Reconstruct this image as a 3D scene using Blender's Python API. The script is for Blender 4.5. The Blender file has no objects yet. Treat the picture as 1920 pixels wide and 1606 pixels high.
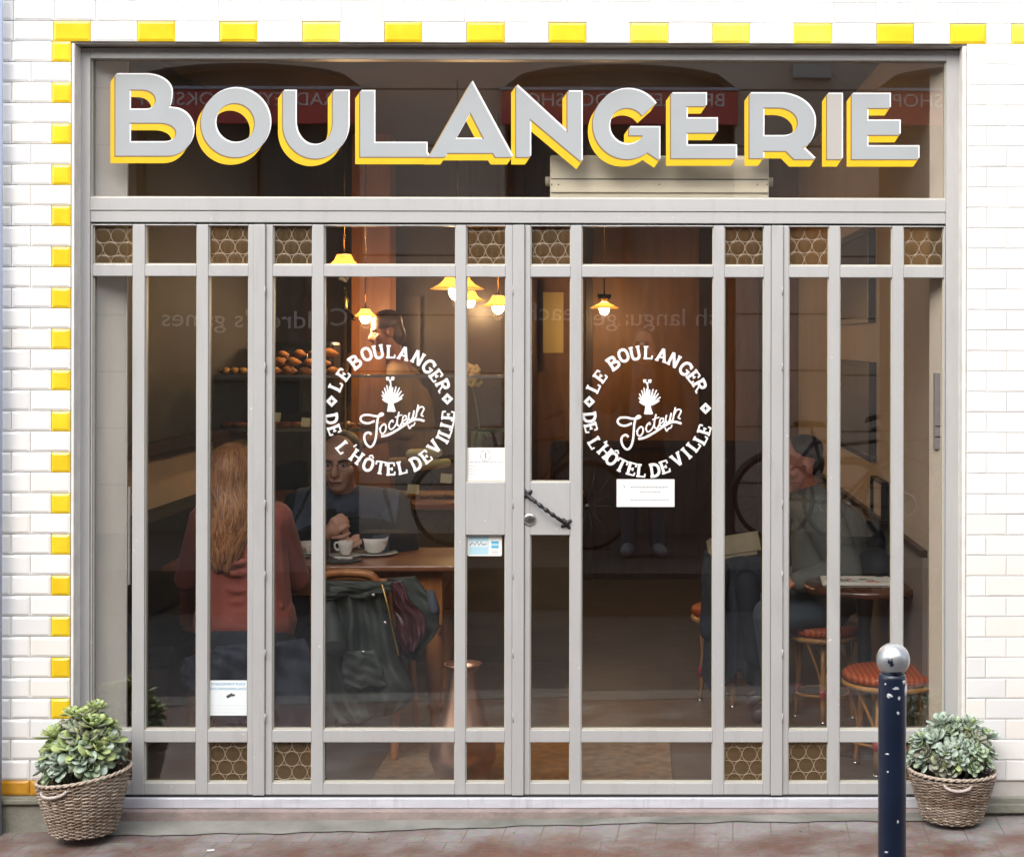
import bpy, bmesh, math, random
from mathutils import Vector, Matrix, Euler
from mathutils.geometry import delaunay_2d_cdt
R = math.radians
rnd = random.Random(7)
S = bpy.context.scene
COL = S.collection

# ------------------------------------------------------------------ camera
FPX, AX, AY = 3072.0, 1226.4, 640.0          # focal length and optical axis in photo pixels
CAM = Vector((0.4785, -6.0, 1.70))
RC = Matrix.Rotation(R(-0.4), 3, 'Z') @ Matrix.Rotation(R(90), 3, 'X') @ Matrix.Rotation(R(0.10), 3, 'Z')
cd = bpy.data.cameras.new('camera'); cam = bpy.data.objects.new('camera', cd); COL.objects.link(cam)
cam.location = CAM; cam.rotation_euler = RC.to_euler()
cd.sensor_width = 36; cd.lens = 36 * FPX / 1920
cd.shift_x = -(AX - 960) / 1920; cd.shift_y = -(803 - AY) / 1920
cd.clip_start = 0.02; cd.clip_end = 3000
S.camera = cam
# ------------------------------------------------------------------ world, sun, exposure
SUN_EL, SUN_AZ = 42.0, 200.0
w = bpy.data.worlds.new('World'); S.world = w; w.use_nodes = True
nt = w.node_tree; bg = nt.nodes['Background']
sky = nt.nodes.new('ShaderNodeTexSky'); sky.sky_type = 'NISHITA'; sky.sun_disc = False
sky.sun_elevation = R(SUN_EL); sky.sun_rotation = R(SUN_AZ); sky.dust_density = 4; sky.air_density = 1.0
hs = nt.nodes.new('ShaderNodeHueSaturation'); hs.inputs['Saturation'].default_value = 0.5
nt.links.new(sky.outputs[0], hs.inputs['Color']); nt.links.new(hs.outputs[0], bg.inputs[0]); bg.inputs[1].default_value = 0.15
sl = bpy.data.lights.new('sun', 'SUN'); sl.energy = 1.5; sl.angle = R(110); sl.color = (1, 0.985, 0.965)
so = bpy.data.objects.new('sun', sl); COL.objects.link(so)
so.rotation_euler = Euler((R(90 - SUN_EL), 0, R(-22)))
S.view_settings.view_transform = 'Standard'; S.view_settings.look = 'None'; S.view_settings.gamma = 1
S.view_settings.exposure = 1.14
S.cycles.use_denoising = True
S.cycles.max_bounces = 10; S.cycles.transparent_max_bounces = 24; S.cycles.transmission_bounces = 10
S.cycles.sample_clamp_indirect = 6; S.cycles.caustics_refractive = False; S.cycles.caustics_reflective = False

# ------------------------------------------------------------------ helpers
def P(px, py, y=0.0):
    d = RC @ Vector(((px - AX) / FPX, -(py - AY) / FPX, -1.0))
    return CAM + d * ((y - CAM.y) / d.y)
def X(px, y=0.0): return P(px, 900, y).x
def Z(py, y=0.0): return P(960, py, y).z

def lin(c):
    return tuple(((v / 255) / 12.92 if v / 255 <= 0.04045 else ((v / 255 + 0.055) / 1.055) ** 2.4) for v in c)
MATS = {}
def mat(name, col, rough=0.5, metal=0.0, var=0.0, scale=8.0, bump=0.0, bscale=60.0, col2=None, coat=0.0, stretch=(1, 1, 1), spec=0.5, sheen=0.0, detail=4):
    if name in MATS: return MATS[name]
    m = bpy.data.materials.new(name); m.use_nodes = True; n = m.node_tree; b = n.nodes['Principled BSDF']
    b.inputs['Base Color'].default_value = (*col, 1); b.inputs['Roughness'].default_value = rough
    b.inputs['Metallic'].default_value = metal; b.inputs['Coat Weight'].default_value = coat
    b.inputs['Specular IOR Level'].default_value = spec; b.inputs['Sheen Weight'].default_value = sheen
    if var or col2 or bump:
        tc = n.nodes.new('ShaderNodeTexCoord'); mp = n.nodes.new('ShaderNodeMapping'); mp.inputs['Scale'].default_value = stretch
        n.links.new(tc.outputs['Object'], mp.inputs['Vector'])
    if var or col2:
        t = n.nodes.new('ShaderNodeTexNoise'); t.inputs['Scale'].default_value = scale; t.inputs['Detail'].default_value = detail
        n.links.new(mp.outputs[0], t.inputs['Vector'])
        rp = n.nodes.new('ShaderNodeValToRGB'); rp.color_ramp.elements[0].position = 0.3; rp.color_ramp.elements[1].position = 0.7
        c2 = col2 or tuple(min(1, v * (1 + var)) for v in col); c1 = col if col2 else tuple(v * (1 - var) for v in col)
        rp.color_ramp.elements[0].color = (*c1, 1); rp.color_ramp.elements[1].color = (*c2, 1)
        n.links.new(t.outputs['Fac'], rp.inputs[0]); n.links.new(rp.outputs[0], b.inputs['Base Color'])
    if bump:
        t2 = n.nodes.new('ShaderNodeTexNoise'); t2.inputs['Scale'].default_value = bscale; t2.inputs['Detail'].default_value = 5
        n.links.new(mp.outputs[0], t2.inputs['Vector'])
        bp = n.nodes.new('ShaderNodeBump'); bp.inputs['Strength'].default_value = bump; bp.inputs['Distance'].default_value = 0.01
        n.links.new(t2.outputs['Fac'], bp.inputs['Height']); n.links.new(bp.outputs[0], b.inputs['Normal'])
    MATS[name] = m; return m
def emat(name, col, strength):
    m = bpy.data.materials.new(name); m.use_nodes = True; b = m.node_tree.nodes['Principled BSDF']
    b.inputs['Base Color'].default_value = (*col, 1); b.inputs['Emission Color'].default_value = (*col, 1)
    b.inputs['Emission Strength'].default_value = strength; MATS[name] = m; return m
def glassmat(name, tint, f0=0.045, rough=0.0):
    m = bpy.data.materials.new(name); m.use_nodes = True; n = m.node_tree; n.nodes.clear()
    out = n.nodes.new('ShaderNodeOutputMaterial'); mix = n.nodes.new('ShaderNodeMixShader')
    tr = n.nodes.new('ShaderNodeBsdfTransparent'); tr.inputs[0].default_value = (*tint, 1)
    gl = n.nodes.new('ShaderNodeBsdfGlossy'); gl.inputs['Roughness'].default_value = rough; gl.inputs[0].default_value = (1, 1, 1, 1)
    lw = n.nodes.new('ShaderNodeLayerWeight'); lw.inputs[0].default_value = 0.5
    pw = n.nodes.new('ShaderNodeMath'); pw.operation = 'POWER'; pw.inputs[1].default_value = 5
    ma = n.nodes.new('ShaderNodeMath'); ma.operation = 'MULTIPLY_ADD'; ma.inputs[1].default_value = 0.9; ma.inputs[2].default_value = f0
    n.links.new(lw.outputs['Facing'], pw.inputs[0]); n.links.new(pw.outputs[0], ma.inputs[0]); n.links.new(ma.outputs[0], mix.inputs[0])
    n.links.new(tr.outputs[0], mix.inputs[1]); n.links.new(gl.outputs[0], mix.inputs[2]); n.links.new(mix.outputs[0], out.inputs[0])
    MATS[name] = m; return m

WLOC = {}
class MB:
    def __init__(s): s.v = []; s.f = []; s.mi = []; s.sm = []
    def add(s, vs, fs, mi=0, smooth=False):
        o = len(s.v); s.v += [tuple(v) for v in vs]
        for f in fs: s.f.append(tuple(o + i for i in f)); s.mi.append(mi); s.sm.append(smooth)
        return s
    def box(s, x0, x1, y0, y1, z0, z1, mi=0, M=None, b=0.0):
        if x0 > x1: x0, x1 = x1, x0
        if z0 > z1: z0, z1 = z1, z0
        if y0 > y1: y0, y1 = y1, y0
        if b > 0:
            vs = []
            for zz, ins in ((z0, b), (z0 + b, 0), (z1 - b, 0), (z1, b)):
                for (a, c) in ((0, 0), (1, 0), (1, 1), (0, 1)):
                    for k in (0, 1):
                        first = (k == 0) == ((a, c) in ((0, 0), (1, 1)))
                        bx = b + (ins if ins else 0) * 0; by = b
                        xx = x0 if a == 0 else x1; yy = y0 if c == 0 else y1
                        sx = 1 if a == 0 else -1; sy = 1 if c == 0 else -1
                        if first: p = (xx + sx * ins, yy + sy * (b + ins * .5))
                        else: p = (xx + sx * (b + ins * .5), yy + sy * ins)
                        vs.append((p[0], p[1], zz))
            fs = [tuple(reversed(range(8))), tuple(range(24, 32))]
            for r in range(3):
                for i in range(8):
                    fs.append((r * 8 + i, r * 8 + (i + 1) % 8, r * 8 + 8 + (i + 1) % 8, r * 8 + 8 + i))
        else:
            vs = [(x0, y0, z0), (x1, y0, z0), (x1, y1, z0), (x0, y1, z0), (x0, y0, z1), (x1, y0, z1), (x1, y1, z1), (x0, y1, z1)]
            fs = [(3, 2, 1, 0), (4, 5, 6, 7), (0, 1, 5, 4), (1, 2, 6, 5), (2, 3, 7, 6), (3, 0, 4, 7)]
        if M is not None: vs = [M @ Vector(v) for v in vs]
        return s.add(vs, fs, mi)
    def tube(s, path, rad, seg=8, mi=0, cap=True, closed=False):
        path = [Vector(p) for p in path]; n = len(path)
        if not isinstance(rad, (list, tuple)): rad = [rad] * n
        vs = []; prev = None
        for i, p in enumerate(path):
            a = path[(i - 1) % n] if (closed or i > 0) else p; c = path[(i + 1) % n] if (closed or i < n - 1) else p
            t = (c - a).normalized() if (c - a).length > 1e-9 else Vector((0, 0, 1))
            if prev is None: u = t.orthogonal().normalized()
            else:
                u = prev - t * prev.dot(t)
                u = u.normalized() if u.length > 1e-6 else t.orthogonal().normalized()
            prev = u; v = t.cross(u)
            for k in range(seg):
                an = 2 * math.pi * k / seg; vs.append(p + (u * math.cos(an) + v * math.sin(an)) * rad[i])
        fs = []
        for i in range(n if closed else n - 1):
            for k in range(seg):
                j = (i + 1) % n; fs.append((i * seg + k, i * seg + (k + 1) % seg, j * seg + (k + 1) % seg, j * seg + k))
        if cap and not closed: fs += [tuple(reversed(range(seg))), tuple(range((n - 1) * seg, n * seg))]
        return s.add(vs, fs, mi, True)
    def lathe(s, prof, seg=32, c=(0, 0, 0), mi=0, cap=True, fn=None):
        vs = []
        for (r, z) in prof:
            for k in range(seg):
                a = 2 * math.pi * k / seg; rr = r * (fn(a, z) if fn else 1)
                vs.append((c[0] + rr * math.cos(a), c[1] + rr * math.sin(a), c[2] + z))
        fs = []
        for i in range(len(prof) - 1):
            for k in range(seg): fs.append((i * seg + k, i * seg + (k + 1) % seg, (i + 1) * seg + (k + 1) % seg, (i + 1) * seg + k))
        if cap:
            fs += [tuple(reversed(range(seg))), tuple(range((len(prof) - 1) * seg, len(prof) * seg))]
        return s.add(vs, fs, mi, True)
    def ell(s, c, r, seg=16, rings=10, mi=0, M=None):
        c = Vector(c); vs = []; fs = []
        for i in range(1, rings):
            th = math.pi * i / rings
            for k in range(seg):
                a = 2 * math.pi * k / seg; v = Vector((r[0] * math.sin(th) * math.cos(a), r[1] * math.sin(th) * math.sin(a), r[2] * math.cos(th)))
                vs.append(c + (M @ v if M is not None else v))
        top = Vector((0, 0, r[2])); t = len(vs)
        vs += [c + (M @ top if M is not None else top), c - (M @ top if M is not None else top)]
        for i in range(rings - 2):
            for k in range(seg): fs.append((i * seg + k, (i + 1) * seg + k, (i + 1) * seg + (k + 1) % seg, i * seg + (k + 1) % seg))
        for k in range(seg):
            fs.append((t, k, (k + 1) % seg)); fs.append((t + 1, (rings - 2) * seg + (k + 1) % seg, (rings - 2) * seg + k))
        return s.add(vs, fs, mi, True)
    def cap(s, p0, r0, p1, r1, seg=14, mi=0):
        p0 = Vector(p0); p1 = Vector(p1); t = (p1 - p0)
        L = t.length; t = t.normalized() if L > 1e-6 else Vector((0, 0, 1))
        path = []; rad = []
        for a in (-88, -60, -30): path.append(p0 + t * (r0 * math.sin(R(a)))); rad.append(max(1e-4, r0 * math.cos(R(a))))
        path.append(p0); rad.append(r0); path.append(p1); rad.append(r1)
        for a in (30, 60, 88): path.append(p1 + t * (r1 * math.sin(R(a)))); rad.append(max(1e-4, r1 * math.cos(R(a))))
        return s.tube(path, rad, seg, mi)
    def stroke(s, pts, wdt, y, th, seg=6, mi=0):
        """flat painted stroke in a plane of constant y (points are x,z)"""
        n = len(pts); vs = []
        for i in range(n):
            a = Vector(pts[max(0, i - 1)]); c = Vector(pts[min(n - 1, i + 1)]); t = c - a
            t = t.normalized() if t.length > 1e-9 else Vector((1, 0)); nn = Vector((-t.y, t.x)); p = Vector(pts[i])
            ww = wdt[i] if isinstance(wdt, (list, tuple)) else wdt
            for k in range(seg):
                an = 2 * math.pi * k / seg; q = p + nn * (math.cos(an) * ww / 2); vs.append((q.x, y + math.sin(an) * th, q.y))
        fs = []
        for i in range(n - 1):
            for k in range(seg): fs.append((i * seg + k, i * seg + (k + 1) % seg, (i + 1) * seg + (k + 1) % seg, (i + 1) * seg + k))
        fs += [tuple(reversed(range(seg))), tuple(range((n - 1) * seg, n * seg))]
        return s.add(vs, fs, mi)
    def build(s, name, mats, parent=None, label=None, cat=None, group=None, kind=None, local=False, bevel=0.0, matfn=None):
        if not isinstance(mats, (list, tuple)): mats = [mats]
        me = bpy.data.meshes.new(name); me.from_pydata(s.v, [], s.f)
        for m in mats: me.materials.append(m)
        me.polygons.foreach_set('material_index', s.mi); me.polygons.foreach_set('use_smooth', s.sm); me.update()
        bm = bmesh.new(); bm.from_mesh(me); bmesh.ops.recalc_face_normals(bm, faces=bm.faces[:]); bm.to_mesh(me); bm.free()
        return link(name, me, parent, label, cat, group, kind, local, bevel)
def link(name, me, parent=None, label=None, cat=None, group=None, kind=None, local=False, bevel=0.0):
    o = bpy.data.objects.new(name, me); COL.objects.link(o)
    if parent is not None:
        o.parent = parent
        if not local: o.location = -WLOC.get(parent.name, Vector((0, 0, 0)))
    WLOC[o.name] = Vector((0, 0, 0))
    if bevel:
        b = o.modifiers.new('bevel', 'BEVEL'); b.width = bevel; b.segments = 2; b.limit_method = 'ANGLE'; b.angle_limit = R(40)
        b.harden_normals = False
    tag(o, label, cat, group, kind); return o
def tag(o, label=None, cat=None, group=None, kind=None):
    if label: o['label'] = label
    if cat: o['category'] = cat
    if group: o['group'] = group
    if kind: o['kind'] = kind
def thing(name, label, cat, loc=(0, 0, 0), group=None, rz=0):
    o = bpy.data.objects.new(name, None); COL.objects.link(o); o.location = loc; o.empty_display_size = 0.1
    o.rotation_euler.z = rz; WLOC[o.name] = Vector(loc); tag(o, label, cat, group); return o
def dup(root, loc, rz=0, label=None, group=None):
    def cp(o, par):
        c = o.copy(); COL.objects.link(c)
        if par is not None: c.parent = par
        for ch in list(o.children): cp(ch, c)
        return c
    r = cp(root, None); r.location = loc; r.rotation_euler.z = rz
    if label: r['label'] = label
    if group: r['group'] = group
    return r
def spline(pts, n=8, closed=False):
    pts = [Vector(p) for p in pts]; out = []; N = len(pts)
    for i in range(N if closed else N - 1):
        if closed: a, b, c, d = pts[(i - 1) % N], pts[i], pts[(i + 1) % N], pts[(i + 2) % N]
        else: a, b, c, d = pts[max(0, i - 1)], pts[i], pts[i + 1], pts[min(N - 1, i + 2)]
        for k in range(n):
            t = k / n
            out.append(0.5 * ((2 * b) + (c - a) * t + (2 * a - 5 * b + 4 * c - d) * t * t + (3 * b - a - 3 * c + d) * t ** 3))
    if not closed: out.append(pts[-1])
    return out
def text_mb(txt, size, c, mats_i=0, depth=0.002, face=-1, align='CENTER', xs=1.0, mb=None):
    """built-in font text as solid mesh, upright, in plane of constant y; face=-1 readable from -y, +1 readable from +y"""
    cu = bpy.data.curves.new('t', 'FONT'); cu.body = txt; cu.size = size; cu.extrude = depth / 2; cu.align_x = align; cu.align_y = 'CENTER'; cu.resolution_u = 3
    o = bpy.data.objects.new('t', cu); COL.objects.link(o); dg = bpy.context.evaluated_depsgraph_get(); e = o.evaluated_get(dg); me = e.to_mesh()
    mb = mb or MB(); c = Vector(c)
    vs = [Vector((v.co.x * xs * (1 if face < 0 else -1), v.co.z * (1 if face < 0 else -1), v.co.y)) + c for v in me.vertices]
    mb.add(vs, [tuple(p.vertices) for p in me.polygons], mats_i); e.to_mesh_clear(); bpy.data.objects.remove(o); bpy.data.curves.remove(cu)
    return mb
def remesh(mb, name, mats, voxel=0.008, smooth=2, matfn=None, parent=None, **kw):
    me = bpy.data.meshes.new(name); me.from_pydata(mb.v, [], mb.f); me.update()
    bm = bmesh.new(); bm.from_mesh(me); bmesh.ops.recalc_face_normals(bm, faces=bm.faces[:]); bm.to_mesh(me); bm.free()
    o = bpy.data.objects.new('tmp', me); COL.objects.link(o)
    m = o.modifiers.new('r', 'REMESH'); m.mode = 'VOXEL'; m.voxel_size = voxel; m.use_smooth_shade = True
    if smooth:
        sm = o.modifiers.new('s', 'SMOOTH'); sm.factor = 0.5; sm.iterations = smooth
    dg = bpy.context.evaluated_depsgraph_get(); nm = bpy.data.meshes.new_from_object(o.evaluated_get(dg)); nm.name = name
    bpy.data.objects.remove(o); bpy.data.meshes.remove(me)
    if not isinstance(mats, (list, tuple)): mats = [mats]
    nm.materials.clear()
    for x in mats: nm.materials.append(x)
    n = len(nm.polygons); nm.polygons.foreach_set('use_smooth', [True] * n)
    if matfn: nm.polygons.foreach_set('material_index', [matfn(p.center) for p in nm.polygons])
    else: nm.polygons.foreach_set('material_index', [0] * n)
    nm.update(); return link(name, nm, parent, **kw)

# ------------------------------------------------------------------ materials
M_tile = mat('white_glazed_tile', (0.80, 0.80, 0.78), 0.12, var=0.03, scale=3, bump=0.03, bscale=30)
M_yel = mat('yellow_glazed_tile', (0.72, 0.47, 0.015), 0.15, col2=(0.80, 0.60, 0.03), scale=9)
M_yel2 = mat('lemon_glazed_tile', (0.78, 0.66, 0.05), 0.15, col2=(0.82, 0.72, 0.12), scale=9)
M_amb = mat('amber_glazed_tile', (0.62, 0.33, 0.03), 0.2, col2=(0.45, 0.20, 0.02), scale=14)
M_grout = mat('grout', (0.50, 0.48, 0.45), 0.9, var=0.25, scale=5)
M_plaster = mat('white_plaster', (0.74, 0.72, 0.68), 0.8, var=0.1, scale=14, bump=0.15, bscale=40)
M_frame = mat('grey_paint', (0.41, 0.412, 0.41), 0.38, var=0.05, scale=2.5, bump=0.03, bscale=90)
M_frame2 = mat('grey_paint_rail', (0.40, 0.402, 0.40), 0.4, var=0.05, scale=3, bump=0.03, bscale=90)
M_thr = mat('pale_aluminium', (0.62, 0.64, 0.70), 0.35, metal=0.2, var=0.1, scale=6, stretch=(1, 1, 6))
def worn(m, amt=.35):
    n = m.node_tree; b = n.nodes['Principled BSDF']; L = n.links.new; tc = n.nodes.new('ShaderNodeTexCoord'); src = b.inputs['Base Color'].links[0].from_socket
    t = n.nodes.new('ShaderNodeTexNoise'); t.inputs['Scale'].default_value = 55; t.inputs['Detail'].default_value = 3; L(tc.outputs['Object'], t.inputs['Vector'])
    rp = n.nodes.new('ShaderNodeValToRGB'); rp.color_ramp.elements[0].position = .735; rp.color_ramp.elements[1].position = .755; L(t.outputs['Fac'], rp.inputs[0])
    mx = n.nodes.new('ShaderNodeMix'); mx.data_type = 'RGBA'; mx.inputs[7].default_value = (.62, .61, .58, 1); L(rp.outputs[0], mx.inputs[0]); L(src, mx.inputs[6])
    mp = n.nodes.new('ShaderNodeMapping'); mp.inputs['Scale'].default_value = (9, 9, 1.3); L(tc.outputs['Object'], mp.inputs[0])
    t2 = n.nodes.new('ShaderNodeTexNoise'); t2.inputs['Scale'].default_value = 2.5; t2.inputs['Detail'].default_value = 7; t2.inputs['Roughness'].default_value = .7; L(mp.outputs[0], t2.inputs['Vector'])
    r2 = n.nodes.new('ShaderNodeValToRGB'); r2.color_ramp.elements[0].position = .52; r2.color_ramp.elements[1].position = .78; L(t2.outputs['Fac'], r2.inputs[0])
    mu = n.nodes.new('ShaderNodeMath'); mu.operation = 'MULTIPLY'; mu.inputs[1].default_value = amt; L(r2.outputs[0], mu.inputs[0])
    m2 = n.nodes.new('ShaderNodeMix'); m2.data_type = 'RGBA'; m2.inputs[7].default_value = (.25, .235, .215, 1); L(mu.outputs[0], m2.inputs[0]); L(mx.outputs[2], m2.inputs[6]); L(m2.outputs[2], b.inputs['Base Color'])
worn(M_frame); worn(M_frame2); worn(M_thr, .5)
M_bead = mat('glazing_bead', (0.50, 0.48, 0.40), 0.5)
M_seal = mat('dark_gap', (0.02, 0.02, 0.02), 0.8)
M_ledge = mat('pinkish_stone', (0.34, 0.27, 0.25), 0.85, col2=(0.22, 0.18, 0.17), scale=12, bump=0.4)
M_conc = mat('mossy_concrete', (0.30, 0.29, 0.26), 0.9, col2=(0.15, 0.155, 0.115), scale=6, bump=0.4)
M_black = mat('black_iron', (0.012, 0.012, 0.014), 0.35, bump=0.2, bscale=80)
M_steel = mat('brushed_steel', (0.62, 0.62, 0.62), 0.25, metal=1)
M_brass = mat('brass', (0.75, 0.50, 0.18), 0.22, metal=1)
M_copper = mat('copper', (0.58, 0.33, 0.23), 0.40, metal=1, var=0.2, scale=6, bump=0.08, bscale=15)
M_paper = mat('white_paper', (0.82, 0.82, 0.80), 0.7)
M_ink = mat('grey_print', (0.36, 0.36, 0.37), 0.8)
M_inkb = mat('blue_print', (0.10, 0.32, 0.50), 0.6)
M_inkl = mat('pale_blue_print', (0.42, 0.66, 0.76), 0.6)
M_inkd = mat('dark_print', (0.06, 0.06, 0.06), 0.7)
M_lgrey = mat('letter_grey', (0.33, 0.355, 0.368), 0.45, var=0.04, scale=6)
M_lbeige = mat('letter_beige', (0.385, 0.37, 0.345), 0.45)
M_lyel = mat('letter_yellow', (0.72, 0.43, 0.002), 0.4, var=0.05, scale=9)
M_lwhite = mat('letter_white', (0.85, 0.85, 0.85), 0.45)
M_lbrown = mat('letter_outline', (0.20, 0.13, 0.05), 0.5)
M_emb = mat('emblem_white', (0.82, 0.82, 0.82), 0.5)
M_wood = mat('orange_wood', (0.30, 0.105, 0.028), 0.32, col2=(0.19, 0.06, 0.016), scale=5, stretch=(1, 10, 10), coat=0.2)
M_woodl = mat('honey_wood', (0.40, 0.16, 0.045), 0.35, col2=(0.30, 0.10, 0.03), scale=5, stretch=(8, 8, 1))
M_woodd = mat('dark_wood', (0.055, 0.027, 0.014), 0.35, col2=(0.032, 0.016, 0.01), scale=4, stretch=(8, 8, 1))
M_olive = mat('brown_counter_panel', (0.115, 0.072, 0.028), 0.5, col2=(0.085, 0.052, 0.02), scale=3, stretch=(1, 1, 5))
M_backw = mat('orange_panelling', (0.25, 0.115, 0.047), 0.5, col2=(0.16, 0.074, 0.032), scale=3, stretch=(6, 6, 1))
M_wallb = mat('beige_wall', (0.54, 0.44, 0.35), 0.85, var=0.06, scale=3, bump=0.1)
M_wallw = mat('cream_pier', (0.80, 0.76, 0.71), 0.85, var=0.10, scale=2.5, stretch=(3, 3, 0.6))
M_wains = mat('grey_brown_wainscot', (0.22, 0.18, 0.155), 0.6, var=0.08, scale=4)
M_floor = mat('worn_brown_floor', (0.10, 0.078, 0.06), 0.42, col2=(0.055, 0.043, 0.035), scale=7, bump=0.15, bscale=30, stretch=(1, 2.5, 1))
M_ceil = mat('dark_ceiling', (0.07, 0.05, 0.04), 0.8)
M_mat = mat('coir', (0.33, 0.20, 0.095), 0.95, col2=(0.17, 0.11, 0.06), scale=22, bump=0.8, bscale=200)
M_ratto = mat('orange_rattan', (0.62, 0.13, 0.022), 0.35, col2=(0.50, 0.085, 0.015), scale=30, coat=0.3)
M_rattd = mat('dark_red_rattan', (0.34, 0.05, 0.018), 0.35)
M_cane = mat('golden_cane', (0.46, 0.22, 0.06), 0.35, var=0.2, scale=20)
M_caner = mat('red_binding', (0.40, 0.03, 0.03), 0.45)
M_wick = mat('weathered_wicker', (0.36, 0.30, 0.245), 0.75, col2=(0.22, 0.165, 0.12), scale=16, bump=0.3, bscale=150)
M_wickl = mat('pale_wicker_rim', (0.42, 0.35, 0.28), 0.7, var=0.25, scale=30)
M_soil = mat('soil', (0.03, 0.022, 0.016), 0.95)
M_leaf = [mat('succulent_green', (0.29, 0.39, 0.24), 0.68, col2=(0.40, 0.49, 0.33), scale=18),
          mat('succulent_lime', (0.42, 0.49, 0.20), 0.68, col2=(0.33, 0.43, 0.18), scale=18),
          mat('succulent_frosted', (0.42, 0.49, 0.41), 0.7, col2=(0.32, 0.42, 0.33), scale=18),
          mat('succulent_purple', (0.25, 0.24, 0.19), 0.55, col2=(0.30, 0.33, 0.24), scale=18)]
M_bol = mat('navy_paint', (0.004, 0.009, 0.026), 0.34, col2=(0.007, 0.014, 0.036), scale=8, coat=0.2, bump=0.05, bscale=20)
M_chip = mat('chipped_primer', (0.50, 0.53, 0.57), 0.6)
M_ball = mat('worn_steel_ball', (0.50, 0.52, 0.54), 0.32, metal=0.75, var=0.2, scale=12)
M_skin = mat('skin', (0.62, 0.35, 0.25), 0.5, var=0.10, scale=9)
M_skinr = mat('ruddy_skin', (0.44, 0.17, 0.115), 0.5, var=0.12, scale=9)
M_hairr = mat('red_blond_hair', (0.29, 0.11, 0.04), 0.42, col2=(0.42, 0.19, 0.075), scale=14, stretch=(5, 5, 0.8))
M_hairg = mat('grey_brown_hair', (0.12, 0.095, 0.075), 0.6, var=0.3, scale=40)
M_haird = mat('dark_hair', (0.02, 0.016, 0.014), 0.5)
M_swt = mat('terracotta_knit', (0.29, 0.072, 0.05), 0.8, var=0.18, scale=9, bump=0.25, bscale=120, sheen=0.2)
M_navy = mat('navy_cloth', (0.018, 0.022, 0.034), 0.8, var=0.25, scale=6, bump=0.2, bscale=90)
M_slate = mat('slate_blue_knit', (0.07, 0.09, 0.14), 0.85, var=0.12, scale=9, bump=0.2, bscale=120)
M_blackc = mat('black_cloth', (0.006, 0.0065, 0.009), 0.8, var=0.3, scale=7)
M_green = mat('green_black_coat', (0.033, 0.041, 0.036), 0.6, var=0.3, scale=5, bump=0.25, bscale=35)
M_mar = mat('maroon_lining', (0.085, 0.025, 0.033), 0.35, var=0.3, scale=8, bump=0.3, bscale=25)
M_grey = mat('grey_green_jacket', (0.105, 0.112, 0.103), 0.8, var=0.15, scale=7, bump=0.2, bscale=60)
M_jean = mat('faded_denim', (0.075, 0.095, 0.125), 0.8, var=0.15, scale=9)
M_tan = mat('tan_shirt', (0.21, 0.125, 0.075), 0.8, var=0.1)
M_chin = mat('white_china', (0.82, 0.80, 0.75), 0.12)
M_loaf = mat('baked_crust', (0.52, 0.23, 0.06), 0.5, col2=(0.32, 0.12, 0.028), scale=22, bump=0.3)
M_bun = mat('yellow_bun', (0.62, 0.36, 0.09), 0.5, col2=(0.48, 0.22, 0.05), scale=20)
M_jam = mat('red_tart', (0.30, 0.045, 0.03), 0.3, var=0.3, scale=30)
M_crm = mat('cream_metal', (0.82, 0.73, 0.57), 0.45, var=0.03, scale=3)
M_stone = mat('street_stone', (0.60, 0.52, 0.45), 0.9, col2=(0.46, 0.395, 0.34), scale=1.2, bump=0.2, bscale=12)
M_stoned = mat('dark_shop_front', (0.13, 0.118, 0.108), 0.35, var=.35, scale=1.3, stretch=(2, 2, .7))
M_redsg = mat('red_fascia', (0.62, 0.085, 0.09), 0.5)
M_wtxt = mat('white_sign_paint', (0.8, 0.8, 0.8), 0.6)
M_dado = mat('grey_stall_riser', (0.10, 0.105, 0.10), 0.7, var=0.1)
M_rub = mat('black_rubber', (0.015, 0.015, 0.015), 0.7)
M_pict = mat('dark_picture', (0.045, 0.048, 0.06), 0.25, var=0.3, scale=4)
M_news = mat('newsprint', (0.52, 0.48, 0.40), 0.85, var=0.12, scale=18)
M_newsd = mat('old_newsprint', (0.34, 0.28, 0.18), 0.85, var=0.15, scale=14)
M_red = mat('red_print', (0.55, 0.03, 0.03), 0.7)
M_pipe = mat('blue_grey_pipe', (0.36, 0.42, 0.55), 0.5)
M_bulb = emat('lit_bulb', (1.0, 0.72, 0.38), 30)
M_opal = mat('opal_shade', (0.75, 0.52, 0.25), 0.3)
_n = M_opal.node_tree; _b = _n.nodes['Principled BSDF']; _t = _n.nodes.new('ShaderNodeBsdfTranslucent'); _t.inputs[0].default_value = (.9, .62, .30, 1)
_m = _n.nodes.new('ShaderNodeMixShader'); _m.inputs[0].default_value = .62; _n.links.new(_b.outputs[0], _m.inputs[1]); _n.links.new(_t.outputs[0], _m.inputs[2]); _n.links.new(_m.outputs[0], _n.nodes['Material Output'].inputs[0])
_b.inputs['Emission Color'].default_value = (1.0, 0.50, 0.15, 1); _b.inputs['Emission Strength'].default_value = 0.12
M_glass = glassmat('double_glazing', (0.95, 0.955, 0.95), 0.098)
M_glassc = glassmat('case_glass', (0.9, 0.93, 0.9), 0.06)
M_glassa = glassmat('amber_glass', (0.93, 0.76, 0.50), 0.07)
M_bull = bpy.data.materials.new('bullion_glass'); M_bull.use_nodes = True
_b = M_bull.node_tree.nodes['Principled BSDF']
_b.inputs['Base Color'].default_value = (0.74, 0.52, 0.27, 1); _b.inputs['Transmission Weight'].default_value = 0.92; _b.inputs['Roughness'].default_value = 0.06; _b.inputs['IOR'].default_value = 1.45
M_ring = mat('painted_ring_glint', (0.34, 0.26, 0.18), 0.2)  # pale opaque colour stands in for sky light bent by the ring ridges
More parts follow.
